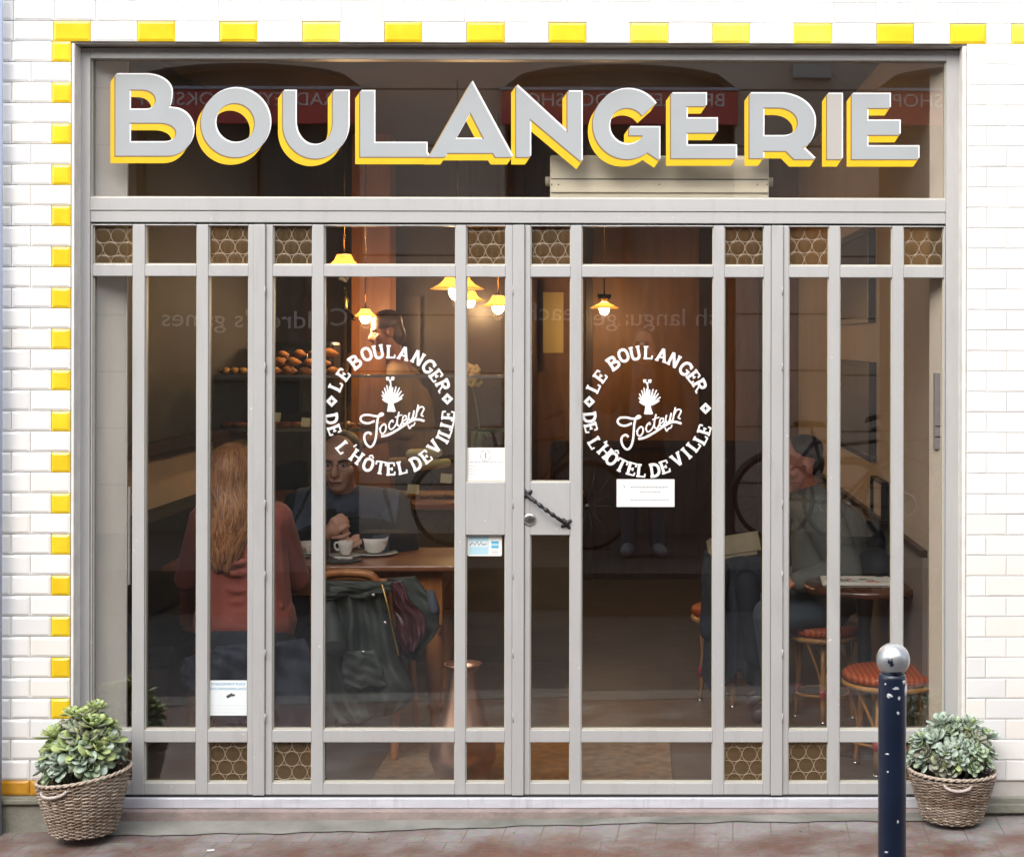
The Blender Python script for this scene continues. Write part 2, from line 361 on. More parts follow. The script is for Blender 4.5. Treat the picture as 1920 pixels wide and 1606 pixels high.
def pavement_mat():
    m = bpy.data.materials.new('pavement'); m.use_nodes = True; n = m.node_tree; b = n.nodes['Principled BSDF']; L = n.links.new
    tc = n.nodes.new('ShaderNodeTexCoord')
    br = n.nodes.new('ShaderNodeTexBrick'); br.inputs['Scale'].default_value = 1.0; br.inputs['Mortar Size'].default_value = 0.004; br.inputs['Mortar Smooth'].default_value = 0.6
    br.inputs['Brick Width'].default_value = 0.135; br.inputs['Row Height'].default_value = 0.30; br.offset = 0.37
    mp = n.nodes.new('ShaderNodeMapping'); mp.inputs['Rotation'].default_value = (0, 0, R(3)); L(tc.outputs['Object'], mp.inputs[0])
    # skew the joints a little like the photo's slanted pavers
    L(mp.outputs[0], br.inputs['Vector'])
    t = n.nodes.new('ShaderNodeTexNoise'); t.inputs['Scale'].default_value = 3.4; t.inputs['Detail'].default_value = 10; t.inputs['Roughness'].default_value = 0.62; L(tc.outputs['Object'], t.inputs['Vector'])
    sx = n.nodes.new('ShaderNodeSeparateXYZ'); L(tc.outputs['Object'], sx.inputs[0])
    # dusty grey near the wall, brick red further out: real wear on the surface
    ma = n.nodes.new('ShaderNodeMapRange'); ma.inputs[1].default_value = -0.42; ma.inputs[2].default_value = -0.16; L(sx.outputs['Y'], ma.inputs[0])
    ad = n.nodes.new('ShaderNodeMath'); ad.operation = 'MULTIPLY_ADD'; ad.inputs[1].default_value = 0.55; L(ma.outputs[0], ad.inputs[0])
    mr = n.nodes.new('ShaderNodeMapRange'); mr.inputs[1].default_value = 0.36; mr.inputs[2].default_value = 0.66; mr.inputs[3].default_value = -0.1; mr.inputs[4].default_value = 0.9
    L(t.outputs['Fac'], mr.inputs[0]); L(mr.outputs[0], ad.inputs[2])
    rp = n.nodes.new('ShaderNodeValToRGB'); e = rp.color_ramp.elements
    e[0].position = 0.12; e[0].color = (0.17, 0.085, 0.062, 1); e[1].position = 1.0; e[1].color = (0.34, 0.315, 0.305, 1)
    k = e.new(0.5); k.color = (0.225, 0.165, 0.145, 1)
    L(ad.outputs[0], rp.inputs[0])
    t3 = n.nodes.new('ShaderNodeTexNoise'); t3.inputs['Scale'].default_value = 45; t3.inputs['Detail'].default_value = 6; L(tc.outputs['Object'], t3.inputs['Vector'])
    mx = n.nodes.new('ShaderNodeMix'); mx.data_type = 'RGBA'; mx.blend_type = 'MULTIPLY'; mx.inputs[0].default_value = 0.6
    L(rp.outputs[0], mx.inputs[6]); L(t3.outputs['Color'], mx.inputs[7])
    mm = n.nodes.new('ShaderNodeMix'); mm.data_type = 'RGBA'; mm.blend_type = 'MIX'; mm.inputs[7].default_value = (0.13, 0.10, 0.085, 1)
    mf = n.nodes.new('ShaderNodeMath'); mf.operation = 'MULTIPLY'; mf.inputs[1].default_value = 0.8; L(br.outputs['Fac'], mf.inputs[0])
    L(mf.outputs[0], mm.inputs[0]); L(mx.outputs[2], mm.inputs[6]); L(mm.outputs[2], b.inputs['Base Color'])
    rr = n.nodes.new('ShaderNodeMapRange'); rr.inputs[3].default_value = 0.22; rr.inputs[4].default_value = 0.75; L(t.outputs['Fac'], rr.inputs[0]); L(rr.outputs[0], b.inputs['Roughness'])
    bp = n.nodes.new('ShaderNodeBump'); bp.inputs['Strength'].default_value = 0.35; bp.inputs['Distance'].default_value = 0.01; L(t3.outputs['Fac'], bp.inputs['Height']); L(bp.outputs[0], b.inputs['Normal'])
    return m
M_pave = pavement_mat()
M_road = mat('asphalt', (0.055, 0.055, 0.057), 0.8, var=0.25, scale=6, bump=0.4, bscale=120)

# ------------------------------------------------------------------ ground
def slope_z(x): return -0.040 + 0.0165 * (x - 0.0)          # the pavement climbs a little to the right
mb = MB(); mb.add([(-400, -400, -0.2), (400, -400, -0.2), (400, 400, -0.2), (-400, 400, -0.2)], [(0, 1, 2, 3)])
mb.build('road', M_road, kind='structure')
def slab(name, y0, y1, zf, m):
    mb = MB(); n = 24; xs = [-12 + 24 * i / n for i in range(n + 1)]; vs = []
    for xx in xs: vs += [(xx, y0, zf(xx)), (xx, y1, zf(xx)), (xx, y0, -0.3), (xx, y1, -0.3)]
    fs = []
    for i in range(n):
        a = i * 4; c = a + 4; fs += [(a, c, c + 1, a + 1), (a + 2, c + 2, c, a), (a + 1, c + 1, c + 3, a + 3)]
    fs += [(0, 1, 3, 2), (n * 4, n * 4 + 2, n * 4 + 3, n * 4 + 1)]
    mb.add(vs, fs); return mb.build(name, m, kind='structure')
slab('pavement', -1.9, -0.02, slope_z, M_pave)
slab('kerb', -2.1, -1.9, lambda x: slope_z(x) + 0.003, mat('kerb_granite', (0.15, 0.145, 0.14), 0.8, var=0.15, scale=20))
slab('opposite_pavement', -8.5, -5.4, lambda x: 0.10, mat('opposite_asphalt', (0.07, 0.06, 0.055), 0.9, var=0.2, scale=5))
# pale concrete strip at the foot of the shopfront
mb = MB(); n = 120
for i in range(n):
    x0, x1 = -1.5 + 3.1 * i / n, -1.5 + 3.1 * (i + 1) / n
    e = lambda x: -0.128 + 0.012 * math.sin(3 * x) + .007 * math.sin(17 * x) + .004 * math.sin(41 * x) - 0.03 * max(0, -x)
    bz = lambda x: max(slope_z(x) + .006, -.034 + .004 * x)
    mb.add([(x0, -0.03, bz(x0)), (x1, -0.03, bz(x1)), (x1, e(x1), slope_z(x1) + 0.004), (x0, e(x0), slope_z(x0) + 0.004)], [(3, 2, 1, 0)])
mb.build('footing_strip', mat('pale_concrete', (0.27, 0.265, 0.245), 0.9, col2=(0.12, 0.122, 0.10), scale=5, detail=9, bump=0.3), kind='structure')

# ------------------------------------------------------------------ tiled wall
TY = -0.07
wall = thing('tiled_wall', 'white metro tile shop wall with yellow tile border around the shopfront', 'wall', (0, 0, -0.05))
xl, xr = X(133, TY), X(1811, TY); zt = Z(82, TY); zb = Z(1512)
mb = MB()
mb.box(-7, xl - 0.001, TY + 0.008, 0.30, -0.3, 6.5); mb.box(xr + 0.001, 7, TY + 0.008, 0.30, -0.3, 6.5); mb.box(xl - 0.001, xr + 0.001, TY + 0.008, 0.30, zt + 0.001, 6.5)
mb.build('wall_core', [M_grout], wall)
mb = MB()   # plaster reveals
mb.box(xl, xl + 0.010, TY + 0.001, 0.006, -0.06, zt - 0.004); mb.box(xr - 0.014, xr, TY + 0.001, 0.006, -0.03, zt - 0.004)
mb.build('reveal', M_plaster, wall, bevel=0.003)
mb = MB(); mb.box(xl, xr, TY + 0.012, 0.006, zt - 0.003, zt)
mb.build('soffit', mat('grey_soffit', (0.34, 0.31, 0.28), 0.8, var=0.2, scale=10), wall)
def tile(mb, x0, x1, z0, z1, mi, dirty=0):
    lo = x0 > -1.4 and mi == 0 and mb is tw
    g = 0.0007 if lo else 0.0011; x0 += g; x1 -= g; z0 += g; z1 -= g; bv = 0.005 if lo else 0.009
    j = [rnd.uniform(-0.0006, 0.0006) for _ in range(4)]
    y0 = TY + 0.008; y1 = TY + (0.0005 if lo else 0.0026)
    o = [(x0, y0, z0), (x1, y0, z0), (x1, y0, z1), (x0, y0, z1)]
    m = [(x0, y1, z0), (x1, y1, z0), (x1, y1, z1), (x0, y1, z1)]
    i = [(x0 + bv, TY - 0.001 + j[0], z0 + bv), (x1 - bv, TY - 0.001 + j[1], z0 + bv), (x1 - bv, TY - 0.001 + j[2], z1 - bv), (x0 + bv, TY - 0.001 + j[3], z1 - bv)]
    fs = [(8, 9, 10, 11)]
    for k in range(4):
        q = (k + 1) % 4; fs += [(k, q, q + 4, k + 4), (k + 4, q + 4, q + 8, k + 8)]
    mb.add(o + m + i, fs, rnd.choice([0, 0, 0, 1, 2]) if mb is tw else mi)
PIT = 38.4
def rowz(i): return Z(61 - PIT / 2 + PIT * i, TY), Z(61 + PIT / 2 + PIT * i, TY)     # top, bottom of row i (0 is the yellow band)
tw, ty_ = MB(), MB()
spx = (X(1000, TY) - X(0, TY)) / 1000
yb = [98, 255, 410, 565, 719, 873, 1027, 1180, 1334, 1487, 1642, 1780, 1895]; yw = [70, 72, 71, 71, 71, 72, 71, 72, 71, 72, 70, 68, 70]
z1, z0 = rowz(0)
prev = -400
for a, wd in zip(yb, yw):
    if prev == -400:
        q = 98
        while q > -420: tile(tw, X(q - 75, TY), X(q, TY), z0, z1, 0); q -= 75
    else: tile(tw, X(prev, TY), X(a, TY), z0, z1, 0)
    tile(ty_, X(a, TY), X(a + wd, TY), z0, z1, 1 if a in (565, 1487, 1895, 1180, 1334) else 0); prev = a + wd
q = prev
for k in range(6): tile(tw, X(q, TY), X(q + 75, TY), z0, z1, 0); q += 75
for i in range(-12, 0):
    z1, z0 = rowz(i); q = -400 + (38 if i % 2 else 0)
    while q < 2400: tile(tw, X(q, TY), X(q + 77, TY), z0, z1, 0); q += 77
for i in range(1, 38):
    z1, z0 = rowz(i)
    if z0 < Z(1492, TY): z0 = Z(1492, TY)
    if i == 37: z0 = Z(1462, TY) - 0.001; 
    if z1 - z0 < 0.02: continue
    yellow = (i % 2 == 1) and i < 35
    # left of the opening
    if i < 37:
        q = 131.5
        if yellow: tile(ty_, X(95.5, TY), X(131.5, TY), z0, z1, 0); q = 95.5
        elif i % 2 == 1: tile(tw, X(95.5, TY), X(131.5, TY), z0, z1, 0); q = 95.5
        while q > -420: tile(tw, X(q - 75, TY), X(q, TY), z0, z1, 0); q -= 75
    # right of the opening
    q = 1812
    first = 37 if i % 2 else 75
    tile(tw, X(q, TY), X(q + first, TY), z0, z1, 0); q += first
    while q < 2400: tile(tw, X(q, TY), X(q + 75, TY), z0, z1, 0); q += 75
q = 131.5
while q > -300:
    tile(ty_, X(q - 75, TY), X(q, TY), Z(1491, TY), Z(1462, TY), 2); q -= 75
tw.build('white_tiling', [M_tile, mat('cream_glazed_tile', (0.79, 0.775, 0.735), 0.14, var=.03, scale=3), mat('cool_glazed_tile', (0.74, 0.745, 0.745), 0.10, var=.03, scale=3)], wall); ty_.build('yellow_border', [M_yel, M_yel2, M_amb], wall)
mb = MB(); mb.box(-7, X(131, TY), TY - 0.02, TY + 0.01, -0.35, Z(1492, TY)); mb.box(-7, X(128, TY), TY - 0.035, TY - 0.02, Z(1503, TY), Z(1494, TY))
mb.box(X(1812, TY), 7, TY - 0.012, TY + 0.01, -0.35, Z(1493, TY)); mb.box(X(1812, TY), 7, TY - 0.03, TY - 0.0125, Z(1520, TY), Z(1503, TY))
mb.build('base_course', [M_conc], wall, bevel=0.004)
mb = MB(); px_ = X(-9, -0.12); mb.tube([(px_, -0.12, -0.2), (px_, -0.12, 3.3)], 0.024, 16)
mb.build('drainpipe', M_pipe, label='blue grey drainpipe running up the left edge of the tiled wall', cat='pipe')

# ------------------------------------------------------------------ shopfront joinery
shop = thing('shopfront', 'grey framed bakery shopfront with transom sign and glazed folding doors', 'shopfront', (0, 0, 0))
FY, GY = 0.0, 0.030
def bx(mb, x0, x1, y0, y1, f=FY, d=0.06, mi=0): mb.box(X(x0), X(x1), f, f + d, Z(y1), Z(y0), mi)
mb = MB()
bx(mb, 143, 168, 92, 1491); bx(mb, 1773, 1799, 92, 1491); bx(mb, 168, 1773, 92, 112); bx(mb, 168, 1773, 371.5, 396); bx(mb, 168, 1773, 396.6, 418, f=0.004)
mb.build('outer_frame', M_frame, shop, bevel=0.0025)
mb = MB(); bx(mb, 168, 1773, 418, 421.5, f=0.024); mb.build('painted_shadow_strip', M_seal, shop)  # solid dark strip stands in for the shadow line under the crossbar
mb = MB()
for a, b in ((475, 497), (961, 983), (1446, 1468)): bx(mb, a, b, 421.5, 1490, f=-0.004, d=0.07)
mb.build('post', M_frame2, shop, bevel=0.003)
mb = MB(); mb.box(X(150), X(1797), -0.012, 0.10, Z(1513), Z(1494)); mb.build('threshold', M_thr, shop, bevel=0.003)
mb = MB(); mb.box(X(150), X(1797), 0.004, 0.09, Z(1494), Z(1490.5)); mb.build('door_gap', M_seal, shop)
mb = MB(); mb.box(X(150), X(1797), -0.045, 0.10, -0.3, Z(1513) - 0.001); mb.build('sill_stone', M_ledge, shop, bevel=0.004)
def pane(par, x0, x1, y0, y1, m=None, tilt=0.12):
    """a real pane, 4 mm thick, sitting in its rebate; hand-set panes lean a hair"""
    m = m or M_glass; xa, xb, za, zb_ = X(x0 - 1.5), X(x1 + 1.5), Z(y1 + 1.5), Z(y0 - 1.5); cx, cz = (xa + xb) / 2, (za + zb_) / 2
    mb = MB(); M = Matrix.Translation((cx, GY, cz)) @ Euler((R(rnd.uniform(-tilt, tilt)), 0, R(rnd.uniform(-tilt, tilt)))).to_matrix().to_4x4()
    mb.box(xa - cx, xb - cx, 0, 0.004, za - cz, zb_ - cz, M=M); return mb.build('glass_pane', m, par)
def bullion(par, x0, x1, y0, y1):
    xa, xb, za, zb_ = X(x0 - 1.5), X(x1 + 1.5), Z(y1 + 1.5), Z(y0 - 1.5); n = 72; vs = []; fs = []
    ox, oz = rnd.uniform(0, .03), rnd.uniform(0, .03); pit = 0.0565; row = pit * 0.866; r0 = pit * 0.47
    def h(x, z):
        best = 9
        k = round((z + oz) / row)
        for kk in (k - 1, k, k + 1):
            off = (kk % 2) * pit / 2; c = round((x + ox - off) / pit)
            for cc in (c - 1, c, c + 1):
                d = math.hypot(x + ox - (cc * pit + off), z + oz - kk * row)
                best = min(best, d)
        d = best; ring = math.exp(-((d - r0) / 0.0022) ** 2) * 0.0034
        dome = 0.0026 * (1 - (d / r0) ** 2) if d < r0 else -0.001
        return -dome
    for i in range(n + 1):
        for j in range(n + 1):
            xx = xa + (xb - xa) * j / n; zz = za + (zb_ - za) * i / n; vs.append((xx, GY + h(xx, zz), zz))
    N = n + 1
    for i in range(n):
        for j in range(n): a = i * N + j; fs.append((a, a + 1, a + N + 1, a + N))
    mb = MB(); mb.add(vs, fs, 0, True); o = mb.build('bullion_pane', M_bull, par)
    sd = o.modifiers.new('solid', 'SOLIDIFY'); sd.thickness = 0.004; sd.offset = 1 if o.data.polygons[0].normal.y > 0 else -1
    rg = MB(); mk = r0 * 1.02
    k0, k1 = int(math.floor((za + oz) / row)) - 1, int(math.ceil((zb_ + oz) / row)) + 1
    for kk in range(k0, k1 + 1):
        off = (kk % 2) * pit / 2; c0, c1 = int(math.floor((xa + ox - off) / pit)) - 1, int(math.ceil((xb + ox - off) / pit)) + 1
        for cc in range(c0, c1 + 1):
            cx, cz = cc * pit + off - ox, kk * row - oz; run = []
            for q in range(33):
                a = 2 * math.pi * q / 32; p = (cx + mk * math.cos(a), GY - .0012, cz + mk * math.sin(a))
                if xa + .003 < p[0] < xb - .003 and za + .003 < p[2] < zb_ - .003: run.append(p)
                else:
                    if len(run) > 1: rg.tube(run, .0012, 6)
                    run = []
            if len(run) > 1: rg.tube(run, .0012, 6)
    rg.build('glass_ring', M_ring, o); return o
def bead(mb, x0, x1, y0, y1):
    t = 1.6; f = 0.016; d = GY - 0.001
    mb.box(X(x0), X(x1), f, d, Z(y1), Z(y1 - t * 1.6)); mb.box(X(x0), X(x0 + t), f, d, Z(y1 - t * 1.6), Z(y0)); mb.box(X(x1 - t), X(x1), f, d, Z(y1 - t * 1.6), Z(y0))
# transom sign window
tr = MB(); bead(tr, 168, 1773, 112, 371.5); trans = tr.build('transom_window', M_bead, shop); pane(trans, 168, 1773, 112, 371.5, tilt=0.0)
ROWS = [(424, 497), (519, 1369), (1392, 1468)]
LEAVES = {
 'A': dict(x=(168, 475), cols=[(172, 247), (270, 367), (389, 464)]),
 'B': dict(x=(497, 961), cols=[(510, 584), (606, 853), (873, 947)]),
 'C': dict(x=(983, 1446), cols=[(994, 1069), (1090, 1337), (1358, 1432)]),
 'D': dict(x=(1468, 1773), cols=[(1479, 1554), (1575, 1673), (1694, 1770)])}
BULL = {('A', 0, 0), ('A', 2, 0), ('B', 0, 0), ('B', 2, 0), ('C', 0, 0), ('C', 2, 0), ('D', 0, 0), ('D', 2, 0), ('A', 2, 2), ('B', 0, 2), ('C', 2, 2), ('D', 0, 2), ('A', 0, 2), ('D', 2, 2)}
LF = 0.006
leafobj = {}
for key, L in LEAVES.items():
    a, b = L['x']; cols = L['cols']; mb = MB()
    y0, y1 = 421.5, 1490
    edges = [a + 0.4] + [v for c in cols for v in c] + [b - 0.4]
    for k in range(0, len(edges), 2): bx(mb, edges[k], edges[k + 1], y0, y1, f=LF, d=0.045)
    for (c0, c1) in cols:
        yy = [y0] + [v for r in ROWS for v in r] + [y1]
        for k in range(0, len(yy), 2): bx(mb, c0, c1, yy[k], yy[k + 1], f=LF + 0.0005, d=0.044)
    lockcol = {'B': 2, 'C': 0}.get(key)
    if lockcol is not None: bx(mb, *cols[lockcol], 904, 1003, f=LF + 0.0002, d=0.044)
    nm = 'door_leaf' if key in 'BC' else 'side_panel'
    lf = mb.build(nm, M_frame, shop, bevel=0.0025); leafobj[key] = lf
    bd = MB()
    for ci, (c0, c1) in enumerate(cols):
        for ri, (r0, r1) in enumerate(ROWS):
            segs = [(r0, r1)]
            if ri == 1 and ci == lockcol: segs = [(r0, 904), (1003, r1)]
            for (s0, s1) in segs:
                bead(bd, c0, c1, s0, s1)
                if (key, ci, ri) in BULL: bullion(lf, c0, c1, s0, s1)
                elif (key, ci, ri) in {('B', 2, 2), ('C', 0, 2)}: pane(lf, c0, c1, s0, s1, M_glassa)
                else: pane(lf, c0, c1, s0, s1)
    bd.build('glazing_bead', M_bead, lf)
# hinges on the posts
mb = MB()
for xx in (962, 1467, 497):
    for yy in (545, 688, 945, 1078, 1225, 1345):
        mb = MB(); mb.tube([P(xx, yy + 8, -0.0045), P(xx, yy - 8, -0.0045)], 0.0021, 8); mb.build('hinge', M_frame2, shop)
# slanted twisted handle and lock
D = leafobj['C']
mb = MB(); a, b = P(988, 926, LF), P(1062, 981, LF); n = 60; path = []; rad = []
for i in range(n + 1):
    t = i / n; p = a.lerp(b, t); p.y = LF - 0.006 - 0.034 * math.sin(math.pi * t) ** 0.5
    path.append(p); rad.append(0.0070 + 0.0018 * math.sin(t * 40) * (1 if .2 < t < .8 else 0))
mb.tube(path, rad, 10)
for p in (a, b):
    for k in range(4):
        an = k * math.pi / 2 + 0.62
        mb.cap((p.x + 0.004 * math.cos(an), LF - 0.002, p.z + 0.004 * math.sin(an)), 0.009, (p.x + 0.018 * math.cos(an), LF - 0.001, p.z + 0.018 * math.sin(an)), 0.006, 8)
mb.build('handle', M_black, D)
for p in (a, b): mb = MB(); mb.ell((p.x - 0.002, LF - 0.010, p.z), (0.004, 0.003, 0.004), 8, 6); mb.build('handle_screw', M_steel, D)
mb = MB(); c = P(993, 973, LF); M = Matrix.Translation(c) @ Matrix.Rotation(R(90), 4, 'X')
for prof, m_ in (([(0.0238, 0), (0.0238, 0.004), (0.019, 0.008), (0.012, 0.009)], M_steel),):
    q = MB(); q.lathe(prof, 28); mb.add([M @ Vector(v) for v in q.v], q.f, 0, True)
lk = mb.build('lock', M_steel, D)
mb = MB(); mb.box(c.x - 0.0025, c.x + 0.0025, c.y - 0.0098, c.y - 0.0091, c.z - 0.009, c.z + 0.006); mb.build('keyhole', M_seal, lk)

# ------------------------------------------------------------------ the big painted letters (traced in photo pixels, metres on the glass)
def arc(cx, cy, rx, ry, a0, a1, n=24): return [(cx + rx * math.cos(R(a0 + (a1 - a0) * i / n)), cy + ry * math.sin(R(a0 + (a1 - a0) * i / n))) for i in range(n + 1)]
def ell4(p0, p1, hv, n=10):
    """quarter ellipse from p0 to p1; hv: leave p0 horizontally ('h') or vertically ('v')"""
    o = []
    for i in range(n + 1):
        t = math.pi / 2 * i / n
        if hv == 'h': o.append((p0[0] + (p1[0] - p0[0]) * math.sin(t), p0[1] + (p1[1] - p0[1]) * (1 - math.cos(t))))
        else: o.append((p0[0] + (p1[0] - p0[0]) * (1 - math.cos(t)), p0[1] + (p1[1] - p0[1]) * math.sin(t)))
    return o
LET = []
LET.append(('B', [[(211.7, 137.4), (268, 137.4)] + ell4((268, 137.4), (317.6, 171), 'h') + ell4((317.6, 171), (311, 199.5), 'v', 6) + ell4((318, 201), (358.5, 242.5), 'h') + ell4((358.5, 242.5), (312, 290.5), 'v') + [(211.7, 290.5)],
   [(238.5, 166), (262, 166)] + ell4((262, 166), (288, 185), 'h', 8) + ell4((288, 185), (268, 204), 'v', 8) + [(238.5, 204)],
   [(238.5, 228.5), (296, 228.5)] + ell4((296, 228.5), (326.5, 247), 'h', 8) + ell4((326.5, 247), (302, 265.5), 'v', 8) + [(238.5, 265.5)]]))
LET.append(('O', [arc(438, 228.5, 65.1, 65, 0, 354, 60), arc(437, 229, 37.5, 37.6, 0, 352, 44)]))
LET.append(('U', [[(527.4, 168.5), (551, 168.5), (551, 228)] + ell4((551, 228), (586, 270.6), 'v') + ell4((586, 270.6), (621.3, 228), 'h') + [(621.3, 168.5), (650.7, 168.5), (650.7, 232)] + ell4((650.7, 232), (589, 296), 'v', 14) + ell4((589, 296), (527.4, 232), 'h', 14)]))
LET.append(('L', [[(672.8, 169), (699, 169), (699, 266.6), (797.3, 266.6), (797.3, 285), (802.5, 292.5), (672.8, 292.5)]]))
LET.append(('A', [[(882.4, 151), (959, 293), (928, 293), (923, 285.3), (836.4, 285.3), (833.3, 293), (802, 293)], [(880.5, 208.6), (852.4, 259), (906.4, 259)]]))
LET.append(('N', [[(966.7, 158), (1063.3, 247), (1063.3, 169.8), (1089.6, 169.8), (1089.6, 302), (992.6, 220.6), (992.6, 293), (966.7, 293)]]))
LET.append(('G', [arc(1176, 231, 64.8, 66, -35, -306, 48) + [(1236, 299), (1236, 237), (1179.4, 237), (1179.4, 252.3), (1203.4, 252.3)] + arc(1176, 235, 34.5, 34.5, 31, 325, 36)]))
LET.append(('E', [[(1258.4, 173.3), (1323.8, 173.3), (1323.8, 197.3), (1287.7, 197.3), (1287.7, 220.4), (1344.4, 220.4), (1344.4, 247.2), (1287.7, 247.2), (1287.7, 271.3), (1380.5, 271.3), (1380.5, 295.3), (1258.4, 295.3)]]))
LET.append(('R', [[(1406.3, 173.3), (1461, 173.3)] + ell4((1461, 173.3), (1529.3, 226), 'h', 14) + ell4((1529.3, 226), (1506, 274.7), 'v', 8) + [(1529.3, 297), (1490.5, 297), (1475, 281.5), (1432, 281.5), (1432, 295.3), (1406.3, 295.3)],
   [(1432, 199.8), (1460, 199.8)] + ell4((1460, 199.8), (1497.4, 228), 'h', 10) + ell4((1497.4, 228), (1468, 254), 'v', 10) + [(1432, 254)]]))
LET.append(('I', [[(1552.4, 174.3), (1580, 174.3), (1580, 297), (1552.4, 297)]]))
LET.append(('E', [[(1598.8, 174.3), (1670.3, 174.3), (1670.3, 200.8), (1628, 200.8), (1628, 224.8), (1688.8, 224.8), (1688.8, 251.3), (1628, 251.3), (1628, 273), (1724.2, 273), (1724.2, 297), (1598.8, 297)]]))
def clean(p):
    o = []
    for q in p:
        if not o or (abs(q[0] - o[-1][0]) + abs(q[1] - o[-1][1])) > 0.05: o.append(q)
    if abs(o[0][0] - o[-1][0]) + abs(o[0][1] - o[-1][1]) < 0.05: o.pop()
    return o
def inpoly(x, y, poly):
    r = False; n = len(poly)
    for i in range(n):
        (x1, y1), (x2, y2) = poly[i], poly[i - 1]
        if (y1 > y) != (y2 > y) and x < (x2 - x1) * (y - y1) / (y2 - y1) + x1: r = not r
    return r
def cdt_fill(loops, test):
    vs, es = [], []
    for lp in loops:
        o = len(vs); vs += [Vector(q) for q in lp]; es += [(o + i, o + (i + 1) % len(lp)) for i in range(len(lp))]
    v, e, f, *_ = delaunay_2d_cdt(vs, es, [], 0, 1e-4)
    return v, [t for t in f if test(sum(v[i].x for i in t) / 3, sum(v[i].y for i in t) / 3)]
def evenodd(loops): return lambda x, y: sum(inpoly(x, y, l) for l in loops) % 2 == 1
def flat(mb, loops, test, y, mi, dx=0, dy=0):
    v, f = cdt_fill(loops, test)
    mb.add([P(q.x + dx, q.y + dy, 0).to_tuple() for q in v], f, mi)
    for i in range(len(mb.v) - len(v), len(mb.v)):
        q = mb.v[i]; mb.v[i] = (q[0], y, q[2])
for (ch, loops) in LET:
    loops = [clean(l) for l in loops]; mb = MB(); ex = (-9.5, 14)
    sh = [[(x + ex[0], y + ex[1]) for x, y in l] for l in loops]
    quads = [[l[i], l[(i + 1) % len(l)], (l[(i + 1) % len(l)][0] + ex[0], l[(i + 1) % len(l)][1] + ex[1]), (l[i][0] + ex[0], l[i][1] + ex[1])] for l in loops for i in range(len(l))]
    eo = evenodd(sh)
    flat(mb, sh + quads + loops, lambda x, y: eo(x, y) or any(inpoly(x, y, q) for q in quads), GY - 0.0008, 0)
    e0 = evenodd(loops)
    flat(mb, loops, e0, GY - 0.0012, 1, 2.4, -2.4); flat(mb, loops, e0, GY - 0.0016, 2, -2.1, 2.1); flat(mb, loops, e0, GY - 0.0020, 3)
    mb.build('painted_letter', [M_lyel, M_lwhite, M_lbrown, M_lbeige if ch == 'I' else M_lgrey], trans)

# ------------------------------------------------------------------ round emblems painted on two panes
T_ = 0.18
GL = {'L': (.75, [[(.17, 1), (.17, 0)], [(0, .93), (.38, .93)], [(0, .07), (.72, .07)], [(.68, .05), (.70, .30)]]),
 'E': (.75, [[(.17, 1), (.17, 0)], [(0, .93), (.66, .93)], [(.17, .5), (.5, .5)], [(0, .07), (.70, .07)], [(.64, .95), (.66, .70)], [(.67, .05), (.70, .30)], [(.48, .38), (.48, .62)]]),
 'B': (.85, [[(.17, 1), (.17, 0)], [(0, .93), (.45, .93), (.66, .85), (.66, .64), (.45, .53), (.2, .53)], [(.45, .53), (.75, .42), (.75, .17), (.5, .07), (0, .07)]]),
 'O': (.85, [[(.42, .95), (.16, .82), (.08, .5), (.16, .18), (.42, .05), (.68, .18), (.76, .5), (.68, .82), (.42, .95)]]),
 'U': (.9, [[(.17, .95), (.17, .3), (.28, .08), (.5, .05), (.66, .12), (.74, .3), (.74, .95)], [(0, .95), (.34, .95)], [(.58, .95), (.9, .95)]]),
 'A': (.95, [[(.47, 1), (.14, .05)], [(.47, 1), (.8, .05)], [(.24, .34), (.7, .34)], [(0, .06), (.3, .06)], [(.62, .06), (.95, .06)]]),
 'N': (.95, [[(.17, 0), (.17, 1)], [(.17, 1), (.76, .02)], [(.76, 0), (.76, 1)], [(0, .06), (.34, .06)], [(.6, .94), (.92, .94)]]),
 'G': (.9, [[(.76, .78), (.6, .93), (.38, .95), (.15, .8), (.08, .5), (.15, .2), (.4, .05), (.62, .08), (.76, .22), (.76, .45)], [(.5, .46), (.9, .46)], [(.76, .7), (.76, 1)]]),
 'R': (.85, [[(.17, 1), (.17, 0)], [(0, .93), (.45, .93), (.68, .84), (.68, .6), (.45, .5), (.2, .5)], [(.42, .5), (.74, .04)], [(0, .06), (.34, .06)], [(.64, .06), (.9, .06)]]),
 'D': (.85, [[(.17, 1), (.17, 0)], [(0, .93), (.42, .93), (.68, .78), (.76, .5), (.68, .22), (.42, .07), (0, .07)]]),
 'H': (.95, [[(.17, 0), (.17, 1)], [(.76, 0), (.76, 1)], [(.17, .5), (.76, .5)], [(0, .94), (.34, .94)], [(0, .06), (.34, .06)], [(.6, .94), (.94, .94)], [(.6, .06), (.94, .06)]]),
 'T': (.85, [[(.42, .95), (.42, 0)], [(.02, .93), (.82, .93)], [(.05, .95), (.03, .68)], [(.79, .95), (.81, .68)], [(.25, .06), (.6, .06)]]),
 'I': (.4, [[(.2, 1), (.2, 0)], [(.02, .94), (.38, .94)], [(.02, .06), (.38, .06)]]),
 'V': (.9, [[(.14, .95), (.45, .03)], [(.76, .95), (.45, .03)], [(0, .94), (.3, .94)], [(.6, .94), (.92, .94)]]),
 "'": (.2, [[(.12, 1.0), (.06, .72)]]), '^': (.5, [[(.05, 1.08), (.25, 1.24), (.45, 1.08)]])}
